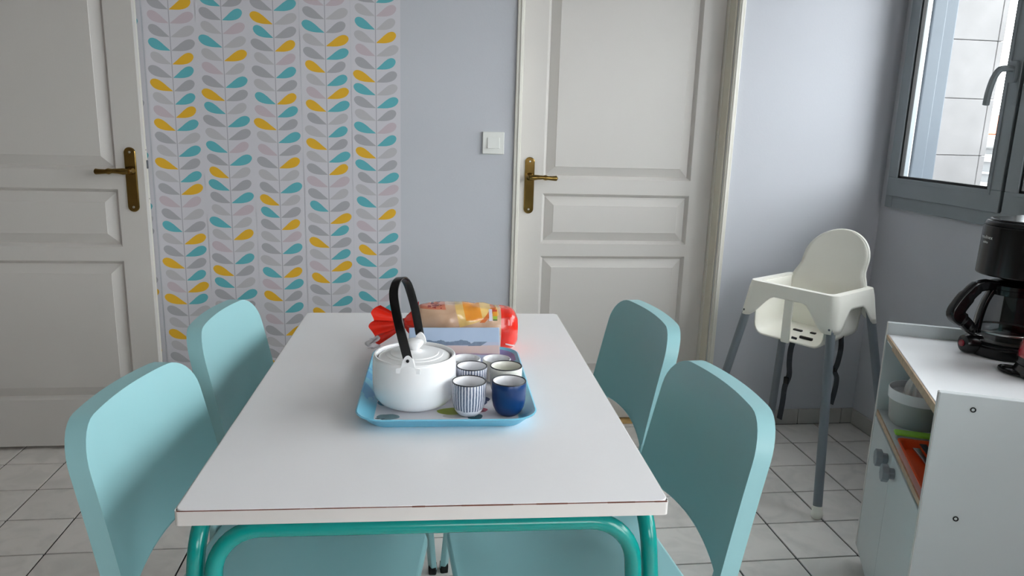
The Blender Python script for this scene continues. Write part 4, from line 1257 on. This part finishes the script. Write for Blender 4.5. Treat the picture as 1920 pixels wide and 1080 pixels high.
# cutlery tray
o_t = thing('cutlery_tray', 'open orange plastic cutlery tray at the front of the cart shelf', 'tray', cart_pt(0.427, 0.112, 0.490), CA)
b = MB()
ring = lambda w, h, r, z: [(u, v, z) for u, v in rrect(w, h, r, 4)]
rr = [ring(0.136, 0.092, 0.012, 0.0), ring(0.145, 0.104, 0.014, 0.025), ring(0.149, 0.108, 0.015, 0.025), ring(0.149, 0.108, 0.015, 0.023), ring(0.143, 0.102, 0.014, 0.023), ring(0.134, 0.090, 0.012, 0.003)]
n = len(rr[0])
b.add([p for q in rr for p in q], [(j * n + i, j * n + (i + 1) % n, (j + 1) * n + (i + 1) % n, (j + 1) * n + i) for j in range(5) for i in range(n)] + [tuple(range(n)), tuple(range(5 * n, 6 * n))])
b.build('tray_shell', M['orange'], o_t, smooth=40)
for y in (-0.03, 0.03):
    MB().box(-0.133, 0.133, y - 0.0012, y + 0.0012, 0.003, 0.020).build('divider', M['orange'], o_t, smooth=0)
def cutlery(kind, x, y, z, rz, tilt, label):
    c = thing(kind, label, 'cutlery', cart_pt(x, y, z), CA + rz, 'cutlery in the orange tray')
    c.rotation_euler = (0, tilt, CA + rz)
    hm = M['black'] if 'black' in label else M['steel']
    MB().sweep([(-0.085, 0, 0), (-0.03, 0, 0.002), (0.02, 0, 0.001), (0.035, 0, 0.002)], lambda i: [(a, d) for a, d in rrect((0.0085, 0.006, 0.0035, 0.003)[i], 0.0017, 0.0012, 2)]).build('handle', hm, c)
    b = MB()
    if kind == 'spoon':
        b.grid(lambda u, v: (0.060 + 0.027 * math.cos(2 * PI * u) * v, 0.0165 * math.sin(2 * PI * u) * v, 0.003 - 0.006 * (1 - v * v)), 20, 6, 0, cu=True)
        o = b.build('bowl', M['steel'], c)
    elif kind == 'fork':
        b.box(0.034, 0.052, -0.0105, 0.0105, 0.001, 0.0028)
        for q in range(4): b.box(0.051, 0.085, -0.0105 + q * 0.0062, -0.0105 + q * 0.0062 + 0.0026, 0.001, 0.0028)
        o = b.build('tines', M['steel'], c, smooth=0)
    else:
        b.prism([(0.033, -0.006), (0.08, -0.008), (0.092, 0.002), (0.08, 0.008), (0.033, 0.006)], lambda u, v: (u, v, 0.0005), lambda u, v: (u, v, 0.0022))
        o = b.build('blade', M['steel'], c, smooth=0)
    return c
for i, (kind, dx, dy, dz, rz, tl, lab) in enumerate((
        ('spoon', -0.030, -0.060, 0.0120, 0.10, 0.05, 'steel spoon with its bowl showing, front compartment of the orange tray'),
        ('fork', 0.035, -0.054, 0.0190, 3.05, -0.04, 'steel fork with tines towards the camera in the orange tray'),
        ('knife', -0.025, -0.052, 0.0270, 0.05, 0.06, 'black-handled knife on top of the pile in the orange tray'),
        ('spoon', 0.020, 0.005, 0.0120, 0.08, 0.04, 'steel spoon in the middle compartment of the orange tray'),
        ('fork', -0.020, -0.008, 0.0200, 3.20, 0.04, 'steel fork in the middle compartment of the orange tray'),
        ('knife', 0.030, 0.062, 0.0120, 0.0, 0.04, 'black-handled knife at the back of the orange tray'))):
    cutlery(kind, 0.427 + dx, 0.112 + dy, 0.490 + dz * 0.9, rz, tl, lab)

# ------------------------------------------------------------------ coffee maker
WZ = 0.712
cm = thing('coffee_maker', 'black filter coffee maker with glass jug standing on the cart', 'coffee maker', (1.500, 1.662, WZ), math.radians(200))
# local +x points to the front (jug side)
def super_d(rf, xb, hw, n=40):
    o = [(rf * math.cos(a), rf * math.sin(a)) for a in [(-PI / 2 + PI * k / n) for k in range(n + 1)]]
    return o + [(-xb * 0.5, hw), (-xb + 0.02, hw), (-xb, hw - 0.02), (-xb, -hw + 0.02), (-xb + 0.02, -hw), (-xb * 0.5, -hw)]
b = MB()
ol = super_d(0.087, 0.16, 0.086)
b.prism(ol, lambda u, v: (u, v, 0.0), lambda u, v: (u * 1.01, v * 1.01, 0.028))
b.prism(ol, lambda u, v: (u * 1.01, v * 1.01, 0.028), lambda u, v: (u * 0.93, v * 0.93, 0.036))
b.build('base', M['black'], cm, smooth=30, bevel=0.004)
MB().lathe([(0.070, 0.034), (0.078, 0.0365), (0.080, 0.039), (0.074, 0.0395), (0, 0.0395)], 40).build('hot_plate', M['screw'], cm)
# on/off switch pod bulging out at the front
sd = math.radians(-24)
b = MB()
b.tube([(0.070 * math.cos(sd), 0.070 * math.sin(sd), 0.024), (0.100 * math.cos(sd), 0.100 * math.sin(sd), 0.026), (0.110 * math.cos(sd), 0.110 * math.sin(sd), 0.0265), (0.1125 * math.cos(sd), 0.1125 * math.sin(sd), 0.0265)], [0.026, 0.0245, 0.021, 0.012], 24)
pod = b.build('switch_pod', M['black'], cm)
MB().tube([(0.108 * math.cos(sd), 0.108 * math.sin(sd), 0.0265), (0.1165 * math.cos(sd), 0.1165 * math.sin(sd), 0.0265)], 0.0085, 16).build('switch', M['redlamp'], pod, label='dark red round switch')
b = MB().prism([(-0.105, -0.080), (-0.155, -0.080), (-0.168, -0.06), (-0.168, 0.06), (-0.155, 0.080), (-0.105, 0.080)], lambda u, v: (u, v, 0.02), lambda u, v: (u, v, 0.336))
b.build('water_tank', M['black'], cm, smooth=30, bevel=0.006)
hd = MB()
oh = super_d(0.0905, 0.16, 0.088)
hd.prism(oh, lambda u, v: (u, v, 0.205), lambda u, v: (u * 0.975, v * 0.975, 0.329))
hd.prism(oh, lambda u, v: (u * 0.975, v * 0.975, 0.329), lambda u, v: (u * 0.90, v * 0.90, 0.3400))
head = hd.build('brew_head', M['black'], cm, smooth=30, bevel=0.004)
MB().prism(super_d(0.078, 0.14, 0.074), lambda u, v: (u, v, 0.3395), lambda u, v: (u * 0.95, v * 0.95, 0.3450)).build('lid', M['black'], cm, smooth=30, bevel=0.003)
MB().lathe([(0.055, 0.206), (0.050, 0.199), (0.030, 0.192), (0, 0.192)], 32).build('filter_holder', M['black'], cm)
# maker's lettering wrapped round the head
def wrapped_text(txt, size, z, a0, R, m, parent, name):
    cu = bpy.data.curves.new(name, 'FONT')
    cu.body = txt; cu.size = size; cu.align_x = 'CENTER'; cu.extrude = 0
    cu.resolution_u = 3
    o = bpy.data.objects.new(name, cu); COL.objects.link(o)
    dg = bpy.context.evaluated_depsgraph_get()
    me = bpy.data.meshes.new_from_object(o.evaluated_get(dg))
    bpy.data.objects.remove(o)
    for v in me.vertices:
        a = a0 + v.co.x / R
        v.co = (R * math.cos(a), R * math.sin(a), z + v.co.y)
    me.materials.clear(); me.materials.append(m)
    return link(name, me, parent)
M['letter'] = mat('pale_lettering', 'D8D8D6', 0.5, vary=0)
wrapped_text('moulinex', 0.0125, 0.295, math.radians(-31), 0.0893, M['letter'], head, 'lettering')
wrapped_text('subito', 0.0085, 0.284, math.radians(-31), 0.0895, M['letter'], head, 'lettering')
# glass jug
jug = MB().lathe([(0, 0.0400), (0.058, 0.0402), (0.068, 0.043), (0.0755, 0.054), (0.0765, 0.070), (0.0735, 0.100), (0.0660, 0.135), (0.0565, 0.160), (0.0545, 0.166), (0.0570, 0.172)], 48).build('glass_jug', glass_mat('jug_glass', (0.62, 0.62, 0.62, 1), 0.03, 1.5), cm, smooth=60)
MB().lathe([(0.0575, 0.171), (0.0600, 0.172), (0.0600, 0.182), (0.052, 0.186), (0.030, 0.190), (0, 0.191)], 36).build('jug_lid', M['black'], cm)
MB().lathe([(0.0572, 0.158), (0.0600, 0.158), (0.0600, 0.171), (0.0572, 0.171)], 36).build('jug_collar', M['black'], cm)
MB().lathe([(0.0766, 0.060), (0.0775, 0.061), (0.0775, 0.064), (0.0766, 0.065)], 36).build('jug_band', M['steel'], cm)
ha = math.radians(-18)
hx = lambda r, z, o=0.0: (r * math.cos(ha) - o * math.sin(ha), r * math.sin(ha) + o * math.cos(ha), z)
hpth = spline([hx(0.052, 0.178), hx(0.080, 0.181), hx(0.108, 0.174), hx(0.132, 0.150), hx(0.152, 0.120), hx(0.154, 0.104), hx(0.132, 0.090), hx(0.108, 0.070), hx(0.094, 0.062)], 5)
wd = [0.013, 0.014, 0.016, 0.018, 0.0185, 0.018, 0.015, 0.013, 0.011]
MB().sweep(hpth, lambda i: rrect(wd[min(8, i // 5)], wd[min(8, i // 5)] * 0.72, 0.0055, 4), up=(-math.sin(ha), math.cos(ha), 0)).build('jug_handle', M['black'], cm, smooth=50)
MB().sweep(spline([hx(0.0595, 0.168), hx(0.0745, 0.140), hx(0.083, 0.105), hx(0.086, 0.070), hx(0.084, 0.058)], 5), rrect(0.0055, 0.0075, 0.002, 2), up=(-math.sin(ha), math.cos(ha), 0)).build('handle_spine', M['black'], cm, smooth=50)

# ------------------------------------------------------------------ red kettle at the right edge
kt = thing('electric_kettle', 'red electric kettle with black base and looped cord next to the coffee maker', 'kettle', (1.468, 1.470, WZ), math.radians(225))
MB().lathe([(0, 0.0), (0.074, 0.0), (0.080, 0.004), (0.081, 0.012), (0.077, 0.020), (0.074, 0.026), (0, 0.026)], 40).build('power_base', M['black'], kt)
MB().lathe([(0.073, 0.026), (0.0775, 0.030), (0.0775, 0.042), (0.0755, 0.046)], 40).build('lower_ring', M['black'], kt)
MB().lathe([(0.0755, 0.044), (0.0752, 0.056), (0.0690, 0.090), (0.0610, 0.135), (0.0560, 0.180), (0.0545, 0.204)], 40).build('kettle_body', M['red'], kt)
MB().lathe([(0.0565, 0.203), (0.0545, 0.212), (0.040, 0.219), (0.016, 0.222), (0.013, 0.230), (0, 0.232)], 32).build('kettle_lid', M['black'], kt)
MB().sweep(spline([(-0.050, 0, 0.205), (-0.080, 0, 0.212), (-0.110, 0, 0.190), (-0.116, 0, 0.130), (-0.098, 0, 0.075), (-0.072, 0, 0.058)], 5), rrect(0.0085, 0.0105, 0.004, 3), up=(0, 1, 0)).build('kettle_handle', M['black'], kt, smooth=50)
MB().prism([(0.050, -0.022), (0.088, 0.0), (0.050, 0.022)], lambda u, v: (u * 0.92 + 0.01, v * 0.5, 0.150), lambda u, v: (u, v, 0.198)).build('spout', M['red'], kt, smooth=0, bevel=0.003)
c0 = Matrix.Rotation(-math.radians(225), 4, 'Z')
def wl(x, y, z): return c0 @ Vector((x - 1.468, y - 1.470, z - WZ))
MB().tube(spline([wl(1.432, 1.512, 0.720), wl(1.418, 1.535, 0.719), wl(1.398, 1.545, 0.7185), wl(1.382, 1.530, 0.7185), wl(1.380, 1.505, 0.7185), wl(1.392, 1.478, 0.7185), wl(1.405, 1.452, 0.7185), wl(1.43, 1.40, 0.7185), wl(1.47, 1.36, 0.7185), wl(1.55, 1.34, 0.7185)], 6), 0.0052, 10).build('cord', M['black'], kt)
